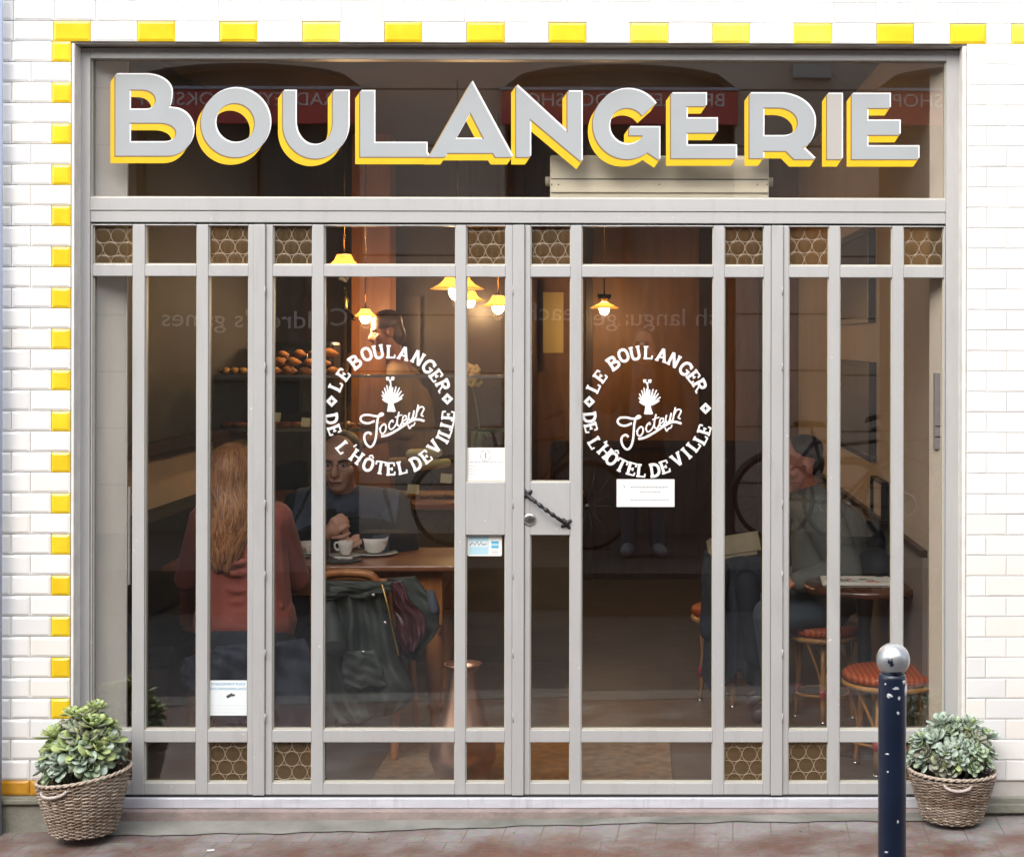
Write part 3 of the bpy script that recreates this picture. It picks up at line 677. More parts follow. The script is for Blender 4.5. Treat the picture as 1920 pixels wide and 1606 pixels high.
def emblem(par, ox, oy, cz, top, bot, dia, dxs, dys, variant):
    Zm = 5.948
    def px(zx, zy): p = P(ox + zx / Zm, oy + zy / Zm, GY); return (p.x, p.z)
    mb = MB(); cnt = [0]; sc = 1 / Zm / FPX * 6.03
    def glyph(ch, zx, zy, h, inward):
        wdt, st = GL[ch]; ang = math.atan2(zx - cz[0], -(zy - cz[1]))     # clockwise from top
        rot = -ang if not inward else -ang + math.pi
        c = px(zx, zy); hh = h * sc
        for s_ in st:
            pts = []
            for (u, v) in s_:
                a, b = (u - wdt / 2) * hh * .92, (v - .5) * hh
                pts.append((c[0] + a * math.cos(rot) - b * math.sin(rot), c[1] + a * math.sin(rot) + b * math.cos(rot)))
            if len(pts) > 3: pts = [tuple(q) for q in spline([Vector((p[0], p[1])) for p in pts], 4)]
            long = abs(s_[0][1] - s_[-1][1]) > .6 or len(s_) > 3
            cnt[0] += 1; mb.stroke(pts, hh * (T_ + .03 if long else .125), GY - 0.0007, 0.0005 + 0.000004 * cnt[0], 8)
    for ch, (x, y) in zip('LEBOULANGER', top): glyph(ch, x, y, 150, False)
    for ch, (x, y) in zip("DEL'HOTELDEVILLE", bot):
        glyph(ch, x, y, 150, True)
        if ch == 'O': glyph('^', x, y, 150, True)
    for (x, y) in dia:
        o = [(x + 66 * math.cos(R(a)), y + 66 * math.sin(R(a))) for a in (0, 90, 180, 270)]
        ins = []
        for k in range(4):
            a = 90 * k; ins += [(x + 34 * math.cos(R(a)), y + 34 * math.sin(R(a))), (x + 11 * math.cos(R(a + 45)), y + 11 * math.sin(R(a + 45)))]
        v, f = cdt_fill([o, ins], evenodd([o, ins])); mb.add([(*[px(q.x, q.y)[0]], GY - 0.001, px(q.x, q.y)[1]) for q in v], f)
    def st(pts, wz, n=6, wl=None):
        q = [tuple(v) for v in spline([Vector(px(x + dxs, y + dys)) for x, y in pts], n)]
        cnt[0] += 1; mb.stroke(q, wz if wl is None else [wz * (wl[0] + (wl[1] - wl[0]) * i / (len(q) - 1)) for i in range(len(q))], GY - 0.0007, 0.0005 + 0.000004 * cnt[0], 8)
    def s(pts, wz, **k): st(pts, wz * sc, **k)
    # the script word, one pen stroke per letter
    s([(640, 945), (570, 972), (505, 958), (482, 920), (510, 885), (575, 880), (650, 893), (705, 890), (735, 872), (712, 862), (684, 892), (668, 960), (662, 1040), (655, 1120), (632, 1200), (590, 1236), (545, 1200), (524, 1135), (540, 1088), (578, 1075), (602, 1098)], 25)
    s([(745, 982), (712, 1010), (702, 1060), (728, 1088), (760, 1055), (766, 1005), (745, 982), (720, 1000), (690, 1040)], 19)
    s([(845, 962), (838, 938), (810, 965), (800, 1010), (822, 1040), (862, 1010), (890, 960)], 18)
    s([(912, 842), (893, 930), (895, 990), (922, 1000), (950, 955)], 19); s([(868, 905), (948, 876)], 14)
    s([(950, 950), (988, 925), (990, 890), (962, 895), (950, 940), (962, 975), (990, 965), (1018, 915)], 17)
    s([(1030, 850), (1018, 900), (1030, 935), (1058, 915), (1080, 850)], 18); s([(1082, 828), (1068, 890), (1085, 920), (1105, 890)], 18)
    s([(1128, 765), (1112, 830), (1104, 890)], 19); s([(1112, 850), (1140, 800), (1172, 790), (1190, 812), (1172, 850), (1160, 880), (1185, 895)], 18)
    s([(712, 1118), (790, 1102), (890, 1048), (985, 985), (1065, 940), (1130, 930), (1195, 948)], 27)
    s([(1010, 990), (1030, 1030), (1052, 1000), (1075, 995), (1090, 960)], 16)
    # sheaf
    for k, t in enumerate(range(-3, 4)): s([(827 + t * 12, 842), (822 + t * 6, 770), (820 + t * 3, 700)], 30, n=3)
    tips = [(722, 700), (716, 655), (722, 612), (748, 575), (775, 545), (806, 555), (842, 568), (880, 560), (918, 572), (940, 610), (962, 650), (950, 690), (900, 640), (760, 630), (865, 610)]
    for (x, y) in tips: s([(820, 745), ((820 * .45 + x * .55), (740 * .5 + y * .5) + 8), (x, y)], 26, n=5, wl=(1.3, .5))
    s([(818, 640), (820, 560), (814, 500)], 17, n=4)
    for (x, y, r) in ((784, 476, 24), (842, 476, 24), (812, 500, 18)): s([(x - r * .7, y), (x, y - 2), (x + r * .7, y)], r * 1.6, n=3)
    return mb.build('painted_emblem', M_emb, par)
top1 = [(205, 555), (290, 430), (420, 290), (550, 200), (680, 175), (820, 175), (965, 195), (1125, 245), (1245, 340), (1325, 440), (1400, 550)]
bot1 = [(155, 920), (190, 1045), (285, 1240), (385, 1262), (440, 1345), (570, 1432), (705, 1465), (820, 1480), (945, 1465), (1100, 1420), (1210, 1345), (1305, 1235), (1395, 1150), (1425, 1070), (1450, 975), (1460, 885)]
emblem(leafobj['B'], 595, 630, (809, 821), top1, bot1, [(160, 725), (1450, 700)], 0, 0, 0)
top2 = [(195, 570), (270, 450), (415, 300), (530, 215), (660, 190), (805, 185), (960, 215), (1095, 270), (1225, 365), (1310, 450), (1378, 550)]
bot2 = [(150, 905), (165, 1018), (210, 1190), (288, 1215), (325, 1285), (400, 1365), (505, 1440), (620, 1480), (728, 1500), (880, 1495), (990, 1458), (1130, 1375), (1232, 1305), (1312, 1220), (1390, 1145), (1432, 1045)]
emblem(leafobj['C'], 1080, 630, (790, 840), top2, bot2, [(148, 730), (1445, 805)], -18, 28, 1)

# ------------------------------------------------------------------ notices stuck to the glass
def card(name, label, x0, x1, y0, y1, yf, m=None):
    mb = MB(); mb.box(X(x0), X(x1), yf - 0.0006, yf, Z(y1), Z(y0)); o = mb.build(name, m or M_paper, label=label, cat='notice'); return o
def dashes(par, rows, yf, m):
    mb = MB()
    for (x0, x1, y, h) in rows:
        x = x0
        while x < x1 - 1:
            l = min(rnd.uniform(2.5, 7), x1 - x); mb.box(X(x), X(x + l), yf - 0.0009, yf - 0.00065, Z(y + h), Z(y)); x += l + 1.3
    return mb.build('print', m, par)
n1 = card('opening_hours_notice', 'white paper opening hours notice in the narrow pane above the left lock panel', 873, 946, 840, 904, GY - 0.001)
mb = MB()
for k in range(26):
    a = 2 * math.pi * k / 26
    if k % 5: c = P(909 + 10 * math.cos(a), 855 + 10 * math.sin(a)); mb.box(c.x - .002, c.x + .002, GY - 0.0019, GY - 0.00165, c.z - .0015, c.z + .0015)
mb.stroke([(P(909, 860).x, P(909, 860).z), (P(909, 849).x, P(909, 849).z)], 0.006, GY - 0.0017, 0.0003); mb.build('printed_crest', M_ink, n1)
dashes(n1, [(880, 940, 866, 2.2), (880, 893, 874, 1.2), (922, 927, 874, 1.2), (932, 938, 874, 1.2), (880, 896, 879, 1.2), (922, 938, 879, 1.2), (880, 893, 884, 1.2), (922, 938, 884, 1.2), (880, 894, 889, 1.2), (922, 938, 889, 1.2), (880, 896, 894, 1.2), (922, 938, 894, 1.2)], GY - 0.001, mat('pale_print', (0.5, 0.5, 0.52), 0.8))
n2 = card('door_notice', 'white rectangular paper notice on the door glass under the round emblem', 1156, 1265, 899, 951, GY - 0.001)
dashes(n2, [(1182, 1252, 913, 2.4), (1200, 1240, 922, 1.8), (1182, 1254, 937, 1.8)], GY - 0.001, M_ink)
mb = MB(); c = P(1170, 913); mb.stroke([(c.x, c.z - .006), (c.x + .001, c.z), (c.x - .002, c.z + .006)], 0.004, GY - 0.0017, 0.0003); mb.build('printed_crest', M_ink, n2)
def rrect(mb, x0, x1, y0, y1, r, ya, yb, mi=0):
    pts = []
    for (cx, cy, a0) in ((x1 - r, y0 + r, -90), (x1 - r, y1 - r, 0), (x0 + r, y1 - r, 90), (x0 + r, y0 + r, 180)):
        pts += [(cx + r * math.cos(R(a0 + 15 * k)), cy + r * math.sin(R(a0 + 15 * k))) for k in range(7)]
    n = len(pts); vs = [(X(x), ya, Z(y)) for x, y in pts] + [(X(x), yb, Z(y)) for x, y in pts]
    mb.add(vs, [tuple(range(n)), tuple(range(2 * n - 1, n - 1, -1))] + [(i, (i + 1) % n, n + (i + 1) % n, n + i) for i in range(n)], mi)
mb = MB(); rrect(mb, 875, 940, 1004.5, 1044, 3, GY - 0.0016, GY - 0.001)
n3 = mb.build('card_sticker', M_paper, label='small pale blue payment card sticker under the lock panel', cat='sticker')
mb = MB(); mb.box(X(878), X(915), GY - 0.0020, GY - 0.0017, Z(1041), Z(1007), 0); mb.box(X(879), X(914), GY - 0.0023, GY - 0.0021, Z(1027), Z(1016), 1)
mb.box(X(920), X(934), GY - 0.0020, GY - 0.0017, Z(1029), Z(1016), 2)
mb.box(X(920), X(934), GY - 0.0023, GY - 0.0021, Z(1025), Z(1020), 0)
q = [(880, 1024), (884, 1018), (889, 1023), (893, 1016), (897, 1024), (901, 1017), (904, 1023), (911, 1021)]
mb.stroke([(X(a), Z(b)) for a, b in q], 0.003, GY - 0.0024, 0.0004, mi=3)
for yy in (1033, 1036, 1039): mb.box(X(920), X(933), GY - 0.0020, GY - 0.0017, Z(yy + .8), Z(yy), 4)
mb.build('printed_marks', [M_inkl, mat('pale_print2', (0.66, 0.74, 0.78), 0.7), mat('cyan_print', (0.05, 0.42, 0.68), 0.6), M_inkd, M_ink], n3)
n4 = card('camera_warning_notice', 'pale blue white camera warning notice low in the left folding panel', 389, 460, 1278, 1344, GY - 0.001, mat('bluish_paper', (0.74, 0.80, 0.82), 0.7))
mb = text_mb('ETABLISSEMENT PLACE', 0.0125, (X(424.5), GY - 0.0018, Z(1285)), xs=0.98, depth=0.0006)
text_mb('SOUS VIDEOSURVEILLANCE', 0.0125, (X(424.5), GY - 0.0018, Z(1294)), xs=0.86, depth=0.0006, mb=mb); mb.build('blue_lettering', M_inkb, n4)
mb = MB(); c = P(428, 1306, 0)
mb.box(-.014, .010, -.0003, .0003, -.005, .005, M=Matrix.Translation((c.x, GY - 0.0021, c.z)) @ Matrix.Rotation(R(-28), 4, 'Y'))
mb.box(.006, .016, -.0003, .0003, -.008, -.002, M=Matrix.Translation((c.x, GY - 0.0027, c.z)) @ Matrix.Rotation(R(-28), 4, 'Y')); mb.build('camera_pictogram', M_inkd, n4)
dashes(n4, [(394, 456, 1325, .8), (394, 456, 1331, .8), (394, 440, 1337, .8)], GY - 0.001, mat('pale_print3', (0.58, 0.62, 0.65), 0.8))

# ------------------------------------------------------------------ bollard
bd_ = 4.30; by = bd_ - 6; bxx = P(1673, 1300, by).x; top = P(1673, 1262, by).z; sc_ = bd_ / FPX
bol = thing('bollard', 'chipped navy blue bollard with a bare steel ball on top', 'bollard', (bxx, by, -0.06))
r = 26 * sc_; zf = -0.07
mb = MB(); mb.lathe([(r * 1.02, zf), (r * 1.01, zf + .2), (r, top - .012), (r * .96, top - .004), (r * .8, top + .002), (r * .62, top + .004)], 40, (bxx, by, 0)); shaft = mb.build('shaft', M_bol, bol)
bc = P(1676, 1236, by).z
mb = MB(); mb.lathe([(r * .66, top + .003), (r * .60, top + .012), (r * .62, bc - 31 * sc_ * .8)], 30, (bxx, by, 0)); mb.build('neck', M_black, bol)
mb = MB(); br_ = 31.5 * sc_; mb.ell((bxx + .002, by, bc), (br_, br_, br_), 40, 24); ball = mb.build('ball', M_ball, bol)
def chips(mb, lst, rad, cx, cy, cz=None):
    for (px, py, wd, hg, sd) in lst:
        rr = random.Random(sd); n = 14; vs = []
        for k in range(n):
            a = 2 * math.pi * k / n; f = rr.uniform(.6, 1.15)
            u = px + wd / 2 * f * math.cos(a); v = py + hg / 2 * f * math.sin(a)
            xx = (u - 1673) * sc_ + bxx
            zz = P(1673, v, by - rad).z
            if cz is None: dx = max(-.999, min(.999, (xx - cx) / rad)); vs.append((xx, cy - rad * math.sqrt(1 - dx * dx) - 0.0006, zz))
            else:
                zz = cz + (1236 - v) * sc_; q = rad * rad - (xx - cx) ** 2 - (zz - cz) ** 2; vs.append((xx, cy - math.sqrt(max(1e-9, q)) - 0.0006, zz))
        c = [sum(v[i] for v in vs) / n for i in range(3)]
        c[1] = min(v[1] for v in vs); mb.add(vs + [tuple(c)], [(k, (k + 1) % n, n) for k in range(n)])
for ch_ in [(1676, 1290, 14, 6, 1), (1664, 1304, 11, 10, 2), (1682, 1309, 6, 8, 3), (1698, 1296, 8, 34, 4), (1680, 1336, 6, 6, 5), (1693, 1280, 9, 10, 11), (1660, 1414, 7, 4, 6), (1661, 1447, 5, 5, 7), (1680, 1540, 4, 8, 8), (1659, 1598, 7, 5, 9), (1657, 1283, 4, 4, 10)]:
    mb = MB(); chips(mb, [ch_], r * 1.005, bxx, by); mb.build('paint_chip', M_chip, shaft)
mb = MB(); chips(mb, [(1665, 1233, 11, 12, 21), (1667, 1240, 8, 9, 22), (1678, 1259, 44, 9, 24)], br_, bxx + .002, by, bc); mb.build('paint_remnant', M_bol, ball)

# ------------------------------------------------------------------ wicker baskets with succulents
def rosette(mb, c, nrm, size, mi, seed):
    rr = random.Random(seed); nrm = Vector(nrm).normalized(); u = nrm.orthogonal().normalized(); v = nrm.cross(u)
    n = rr.randint(14, 20)
    for k in range(n):
        t = k / n; a = k * 2.39996 + rr.uniform(-.2, .2); ln = size * (0.35 + 0.75 * t ** .7) * rr.uniform(.85, 1.1); lift = (1 - t) * 1.2 + .02 + rr.uniform(-.1, .1)
        d = (u * math.cos(a) + v * math.sin(a)); s = nrm.cross(d)
        dr = (d * math.cos(lift) + nrm * math.sin(lift)).normalized(); up = s.cross(dr).normalized() * -1
        if up.dot(nrm) < 0: up = -up
        wd = ln * rr.uniform(.55, .75); th = ln * .07
        prof = [(0, .18), (.3, .42), (.6, .85), (.82, 1.0), (.95, .72), (1.03, .15)]
        vs = []
        for (q, ww) in prof:
            curl = up * (ln * .16 * q * q); p = Vector(c) + dr * (ln * q) + curl
            vs += [p - s * (wd * ww / 2) + up * (th * .8 * ww), p + up * th * .2, p + s * (wd * ww / 2) + up * (th * .8 * ww), p - up * (th * 1.1 * max(.2, ww))]
        fs = []
        for i in range(len(prof) - 1):
            b = i * 4
            for j in range(4): fs.append((b + j, b + (j + 1) % 4, b + 4 + (j + 1) % 4, b + 4 + j))
        m2 = mi if rr.random() > .15 else rr.choice([0, 1, 2])
        mb.add(vs, fs, m2, True)
def basket(name, label, cx, cy, z0, hl, hr, rb, rt, handle_px, seed, frosted, spikes):
    """hl, hr: rim height at left and right side"""
    root = thing(name, label, 'basket', (cx, cy, z0)); mb = MB(); NS = 17; rr = random.Random(seed)
    def rimz(a): return (hl + hr) / 2 + (hr - hl) / 2 * math.cos(a)
    rows = 31; seg = 136
    for i in range(rows):
        for par in (0,):
            t0, t1 = i / rows, (i + 1) / rows; vs = []; path = []
            for k in range(seg):
                a = 2 * math.pi * k / seg; H = rimz(a) - .012; t = (t0 + t1) / 2; rad = (rb + (rt - rb) * t ** .9) + 0.0036 * math.sin(a * NS + (i % 2) * math.pi) + rr.uniform(-.0008, .0008)
                path.append((cx + rad * math.cos(a), cy + rad * math.sin(a), z0 + H * t + rr.uniform(-.0016, .0016)))
            mb.tube(path, (hl + hr) / 2 / rows * rr.uniform(.46, .60), 6, closed=True, mi=rr.choice([0, 0, 0, 1, 2]))
    for k in range(NS * 2):
        a = math.pi * (k + .5) / NS; path = [(cx + (rb + (rt - rb) * (j / 6) ** .9) * math.cos(a), cy + (rb + (rt - rb) * (j / 6) ** .9) * math.sin(a), z0 + (rimz(a) + .004) * j / 6) for j in range(7)]
        mb.tube(path, 0.0045, 6)
    mb.lathe([(rb * .2, 0.004), (rb - .004, .004), (rb - 0.006, .02)], 40, (cx, cy, z0))
    # dark inner liner
    mb.build('woven_body', [M_wick, M_wickl, mat('brown_withy', (.19, .13, .085), .75, var=.25, scale=20)], root)
    mb = MB()
    vs = []; n = 48
    for j in range(6):
        for k in range(n):
            a = 2 * math.pi * k / n; t = .02 + .9 * j / 5; rad = (rb + (rt - rb) * t) - .010; vs.append((cx + rad * math.cos(a), cy + rad * math.sin(a), z0 + (rimz(a) - .014) * t))
    fs = [(j * n + k, j * n + (k + 1) % n, j * n + n + (k + 1) % n, j * n + n + k) for j in range(5) for k in range(n)] + [tuple(range(5 * n, 6 * n))]
    mb.add(vs, fs, 0, True); mb.build('soil', M_soil, root)
    mb = MB()
    for ph in (0, math.pi):
        path = []
        for k in range(160):
            a = 2 * math.pi * k / 160; rad = rt + .002 + .003 * math.cos(a * 20 + ph); path.append((cx + rad * math.cos(a), cy + rad * math.sin(a), z0 + rimz(a) + .003 * math.sin(a * 20 + ph)))
        mb.tube(path, 0.0042, 6, closed=True)
    mb.build('rim', M_wickl, root)
    mb = MB(); (ha, hb) = handle_px; path = []
    for k in range(17):
        t = k / 16; a = R(ha + (hb - ha) * t); out = .004 + .013 * math.sin(math.pi * t) ** .6; H = rimz(a); dz = -.018 - .018 * math.sin(math.pi * t) ** .45
        rad = rb + (rt - rb) * (1 + dz / H) + out; path.append((cx + rad * math.cos(a), cy + rad * math.sin(a), z0 + H + dz))
    mb.tube(path, 0.0055, 8); mb.build('handle', mat('grey_cane', (0.45, 0.40, 0.37), 0.6), root)
    # plant
    mb = MB(); dome = spikes['dome']; N = spikes['n']
    for k in range(N):
        t = (k + .5) / N; ph = math.acos(1 - t * .97) ; a = k * 2.39996
        rad = rt * (.70 if not frosted else .85); p = (cx + rad * math.sin(ph) * math.cos(a) * rr.uniform(.85, 1.08), cy + rad * math.sin(ph) * math.sin(a) * rr.uniform(.85, 1.05), 0)
        zz = z0 + .026 + rimz(a) * .96 * (math.sin(ph)) + (hl + hr) / 2 * .93 * (1 - math.sin(ph)) + dome * max(-.05, math.cos(ph)) * rr.uniform(.75, 1.12)
        nn = Vector((math.sin(ph) * math.cos(a), math.sin(ph) * math.sin(a), .25 + math.cos(ph)))
        mi = rr.choice([0, 0, 1, 2, 3] if not frosted else [2, 2, 2, 0, 0, 3])
        rosette(mb, (p[0], p[1], zz), nn, (rr.uniform(.052, .074) if not frosted else rr.uniform(.038, .052)), mi, seed * 100 + k)
        mb.tube([(p[0], p[1], zz), (cx + (p[0] - cx) * .5, cy + (p[1] - cy) * .5, z0 + hl * .8)], 0.006, 5, mi=3)
    for (dx, dy, dz, ln) in spikes['extra']:
        rosette(mb, (cx + dx, cy + dy, z0 + dz), (dx * 2, dy * 2, .6), ln, 2 if frosted else 1, seed * 7 + int(dz * 1000))
        mb.tube([(cx + dx, cy + dy, z0 + dz), (cx + dx * .5, cy + dy * .5, z0 + hl * .8)], 0.006, 5, mi=3)
    pl = mb.build('plant_part', M_leaf, None); pl.name = 'succulent_plant'
    tag(pl, spikes['label'], 'plant'); return root
yb1 = -0.20
lz = P(158, 1572, yb1 - .1).z
cxl = P(157, 1480, yb1).x
basket('wicker_basket', 'grey brown wicker basket with a slanting rim at the left end of the shopfront', cxl, yb1, lz, P(85, 1462, yb1).z - lz, P(235, 1437, yb1).z - lz, .108, .157, (226, 268), 3, False,
       dict(dome=.165, n=34, extra=[(-.01, 0, .395, .062), (.05, -.04, .375, .07), (-.09, -.02, .335, .07), (.085, -.03, .315, .065), (.04, .02, .425, .045), (-.05, .03, .40, .05)], label='tall loose green succulent growing in the left wicker basket'))
yb2 = -0.165
rz_ = P(1785, 1548, yb2 - .1).z
cxr = P(1785, 1480, yb2).x
basket('wicker_basket', 'brown wicker basket with a level rim beside the bollard on the right', cxr, yb2, rz_, P(1712, 1440, yb2).z - rz_, P(1858, 1443, yb2).z - rz_, .101, .152, (249, 285), 5, True,
       dict(dome=.15, n=52, extra=[(.12, -.02, .29, .055), (-.10, -.03, .29, .05), (.06, -.02, .335, .05), (-.04, -.04, .345, .05)], label='compact frosted green succulent growing in the right wicker basket'))
mb = MB(); c = P(395, 1588, -.36); zz = slope_z(c.x) + .006; mb.box(-.012, .012, -.004, .004, 0, .003, M=Matrix.Translation((c.x, -.36, zz)) @ Matrix.Rotation(.2, 4, 'Z'))
mb.build('cigarette_butt', M_paper, label='tiny cigarette butt lying on the paving right of the left basket', cat='litter')
mb = MB()
for k in range(60):
    x_, y_ = rnd.uniform(-1.9, 2.0), -rnd.random() ** 1.3 * .5 - .06; s_ = rnd.uniform(.0015, .004)
    mb.ell((x_, y_, slope_z(x_) + .003), (s_, s_, s_ * .6), 6, 4)
mb.build('paving_grit', M_conc, kind='stuff')

# ------------------------------------------------------------------ interior shell
RXL, RXR, RYB, RZC, FZ = -1.80, 1.583, 5.6, 3.0, 0.02
def shell(name, m, *bs):
    mb = MB()
    for b in bs: mb.box(*b)
    return mb.build(name, m, kind='structure')
shell('interior_floor', M_floor, (-2.6, 1.75, 0.10, 5.8, -0.3, FZ))
shell('interior_ceiling', M_ceil, (-2.6, 1.75, 0.301, 5.8, RZC, RZC + .2))
def splay(name, m, x0, y0, x1, y1, xo):
    mb = MB(); vs = [(x0, y0, FZ), (x1, y1, FZ), (xo, y1, FZ), (xo, y0, FZ)]; vs += [(a, b, RZC) for a, b, c in vs]
    mb.add(vs, [(3, 2, 1, 0), (4, 5, 6, 7), (0, 1, 5, 4), (1, 2, 6, 5), (2, 3, 7, 6), (3, 0, 4, 7)]); return mb.build(name, m, kind='structure')
splay('left_pier', M_wallw, -1.545, .062, P(236, 900, .13).x, .13, -2.6); splay('right_pier', mat('beige_pier', (0.76, 0.65, 0.53), 0.85, var=0.05, scale=3), 1.592, .062, P(1742, 900, .12).x, .12, 1.8)
wl = shell('left_wall', M_wallb, (-2.6, RXL, 0.131, 5.6, FZ, RZC))
wr = shell('right_wall', M_wallb, (RXR, 1.8, 0.121, 5.6, FZ, RZC))
shell('back_wall', M_backw, (-2.6, 1.75, RYB, RYB + .2, FZ, RZC))
shell('wainscot', M_wains, (RXR - .02, RXR, .332, 5.6, FZ, .865))
mb = MB(); mb.box(RXR - .028, RXR - .0005, .34, 5.6, .866, .892); mb.build('wainscot_rail', M_woodd, kind='structure')
mb = MB(); mb.box(RXL, RXL + .02, .51, 5.6, 1.235, RZC); mb.build('left_panelling', mat('blackened_panel', (0.018, 0.016, 0.017), .7), kind='structure')
mb = MB(); mb.box(RXL, RXL + .10, .51, 4, 1.19, 1.233); mb.build('left_shelf', M_woodd, label='dark wooden ledge along the left wall inside', cat='shelf')
mb = MB(); xt = P(239, 900, .14).x; mb.box(xt - .02, xt, .131, .145, FZ, RZC); mb.box(xt - .012, xt + .006, .146, .16, P(0, 1092, .2).z, P(0, 910, .2).z); mb.build('pier_trim', M_paper, kind='structure')
mb = MB()
for px_, wd in ((1325, 30), (1430, 18), (1105, 12)):
    x_ = P(px_, 700, RYB).x; mb.box(x_ - wd * .0019, x_ + wd * .0019, RYB - .06, RYB - .001, FZ, RZC)
mb.box(-.15, 1.55, RYB - .03, RYB - .001, FZ, .95); mb.box(-.15, 1.57, RYB - .05, RYB - .001, .951, 1.0)
mb.build('back_wall_joinery', M_woodd, kind='structure')
bq = thing('banquette', 'low black upholstered banquette along the left wall inside', 'bench', (-1.6, 1.6, FZ))
mb = MB(); mb.box(RXL + .02, -1.42, .7, 2.5, .36, .46); mb.build('seat', M_blackc, bq, bevel=.03)
mb = MB(); mb.box(RXL + .001, RXL + .12, .7, 2.5, .47, .93); mb.build('backrest', M_blackc, bq, bevel=.03)
mb = MB(); mb.box(RXL + .03, -1.46, .72, 2.48, FZ, .359); mb.build('plinth', M_woodd, bq)
# dark column in the middle of the back room and passage left of it
mb = MB(); x_ = P(700, 600, 4.4).x; mb.box(x_ - .12, x_ + .12, 4.3, 4.55, FZ, RZC); mb.build('column', M_woodl, label='square brown timber column behind the counter', cat='column')
mb = MB(); mb.box(-.32, -.26, 4.2, 5.59, FZ, RZC); mb.box(-2.5, -.32, 5.0, 5.05, FZ, RZC); mb.build('partition', M_woodd, kind='structure')
# air curtain behind the transom
ac = thing('air_curtain', 'cream air curtain unit behind the transom glass', 'air curtain', (.53, .25, 1.97))
mb = MB(); prof = [(.12, 0), (.12, .165), (.13, .178), (.27, .19), (.40, .19), (.40, 0)]
x0, x1 = P(1031, 330, .12).x, P(1442, 330, .12).x; zb_ = P(1200, 372, .12).z - .03; ztop = P(1200, 291, .12).z
sc2 = (ztop - zb_) / .178
vs = [(x, y, zb_ + z * sc2) for x in (x0, x1) for (y, z) in prof]; n = len(prof)
mb.add(vs, [tuple(range(n)), tuple(range(2 * n - 1, n - 1, -1))] + [(i, (i + 1) % n, n + (i + 1) % n, n + i) for i in range(n)])
mb.build('casing', M_crm, ac, bevel=.006)
mb = MB(); zg = P(1200, 336, .12).z; mb.box(x0 + .004, x1 - .004, .1185, .1199, zg - .0016, zg + .0016); mb.build('panel_seam', M_seal, ac)
mb = MB(); mb.box(x0 + .003, x1 - .003, .112, .1195, P(0, 358, .12).z, P(0, 353, .12).z); mb.build('lip', M_crm, ac)
for u in (1034, 1047, 1236, 1420, 1438): c = P(u, 346, .118); mb = MB(); mb.ell((c.x, .1185, c.z), (.003, .002, .003), 8, 6); mb.build('screw', M_ledge, ac)
for xe in (x0 - .011, x1 + .011): mb = MB(); mb.tube([(xe - .01, .2, zb_ + .1), (xe + .01, .2, zb_ + .1)], .018, 12); mb.build('end_knob', M_crm, ac)
# pictures on the right wall
def picture(name, label, pxa, pxb, pya, pyb, m, fw=.03):
    # on the wall plane x = RXR: find y from pixel column
    def yw(px): return (RXR - CAM.x) * FPX / (px - 1205) - 6
    ya, yb_ = yw(pxb), yw(pxa); ym = (ya + yb_) / 2; za, zb2 = P(1600, pyb, ym).z, P(1600, pya, ym).z
    o = thing(name, label, 'picture', (RXR, ym, (za + zb2) / 2)); mb = MB(); x0 = RXR - .035
    mb.box(x0, RXR - .0005, ya, yb_, za, za + fw); mb.box(x0, RXR - .0005, ya, yb_, zb2 - fw, zb2); mb.box(x0, RXR - .0005, ya, ya + fw, za + fw, zb2 - fw); mb.box(x0, RXR - .0005, yb_ - fw, yb_, za + fw, zb2 - fw)
    mb.build('frame', M_black, o, bevel=.003); mb = MB(); mb.box(RXR - .02, RXR - .001, ya + fw, yb_ - fw, za + fw, zb2 - fw); mb.build('picture_panel', m, o); return o
picture('framed_picture', 'large dark framed picture high on the right wall inside', 1578, 1642, 438, 608, M_pict)
picture('framed_picture', 'dark framed board on the right wall below the large picture', 1580, 1644, 676, 848, mat('slate_board', (0.10, 0.10, 0.105), 0.4, var=.2))
picture('framed_picture', 'small narrow black frame with a pale sheet above the right wainscot', 1646, 1668, 897, 972, M_wallb, .015)
mb = MB(); ya = .10; za, zb2 = P(1760, 838, .2).z, P(1760, 698, .2).z
pb = thing('fuse_panel', 'flat grey metal access panel on the right pier inside the window', 'panel', (1.585, .2, (za + zb2) / 2))
mb.box(P(1752, 770, .08).x, P(1769, 770, .08).x, .074, .11, za, zb2); mb.build('cover', mat('panel_grey', (0.33, 0.30, 0.31), 0.5), pb, bevel=.002)
for q in (.085, .045): mb = MB(); mb.box(P(1753, 770, .08).x, P(1768, 770, .08).x, .0725, .0735, za + q, za + q + .003); mb.build('seam', M_seal, pb)
mb = MB()
for c, r_ in (((1.50, 1.35, .80), (.07, .13, .10)), ((1.49, 1.12, .72), (.08, .12, .09))): mb.ell(c, r_, 18, 12)
remesh(mb, 'black_bag', M_blackc, .012, 3, label='soft black bag slumped against the right wainscot beside the round table', cat='bag')

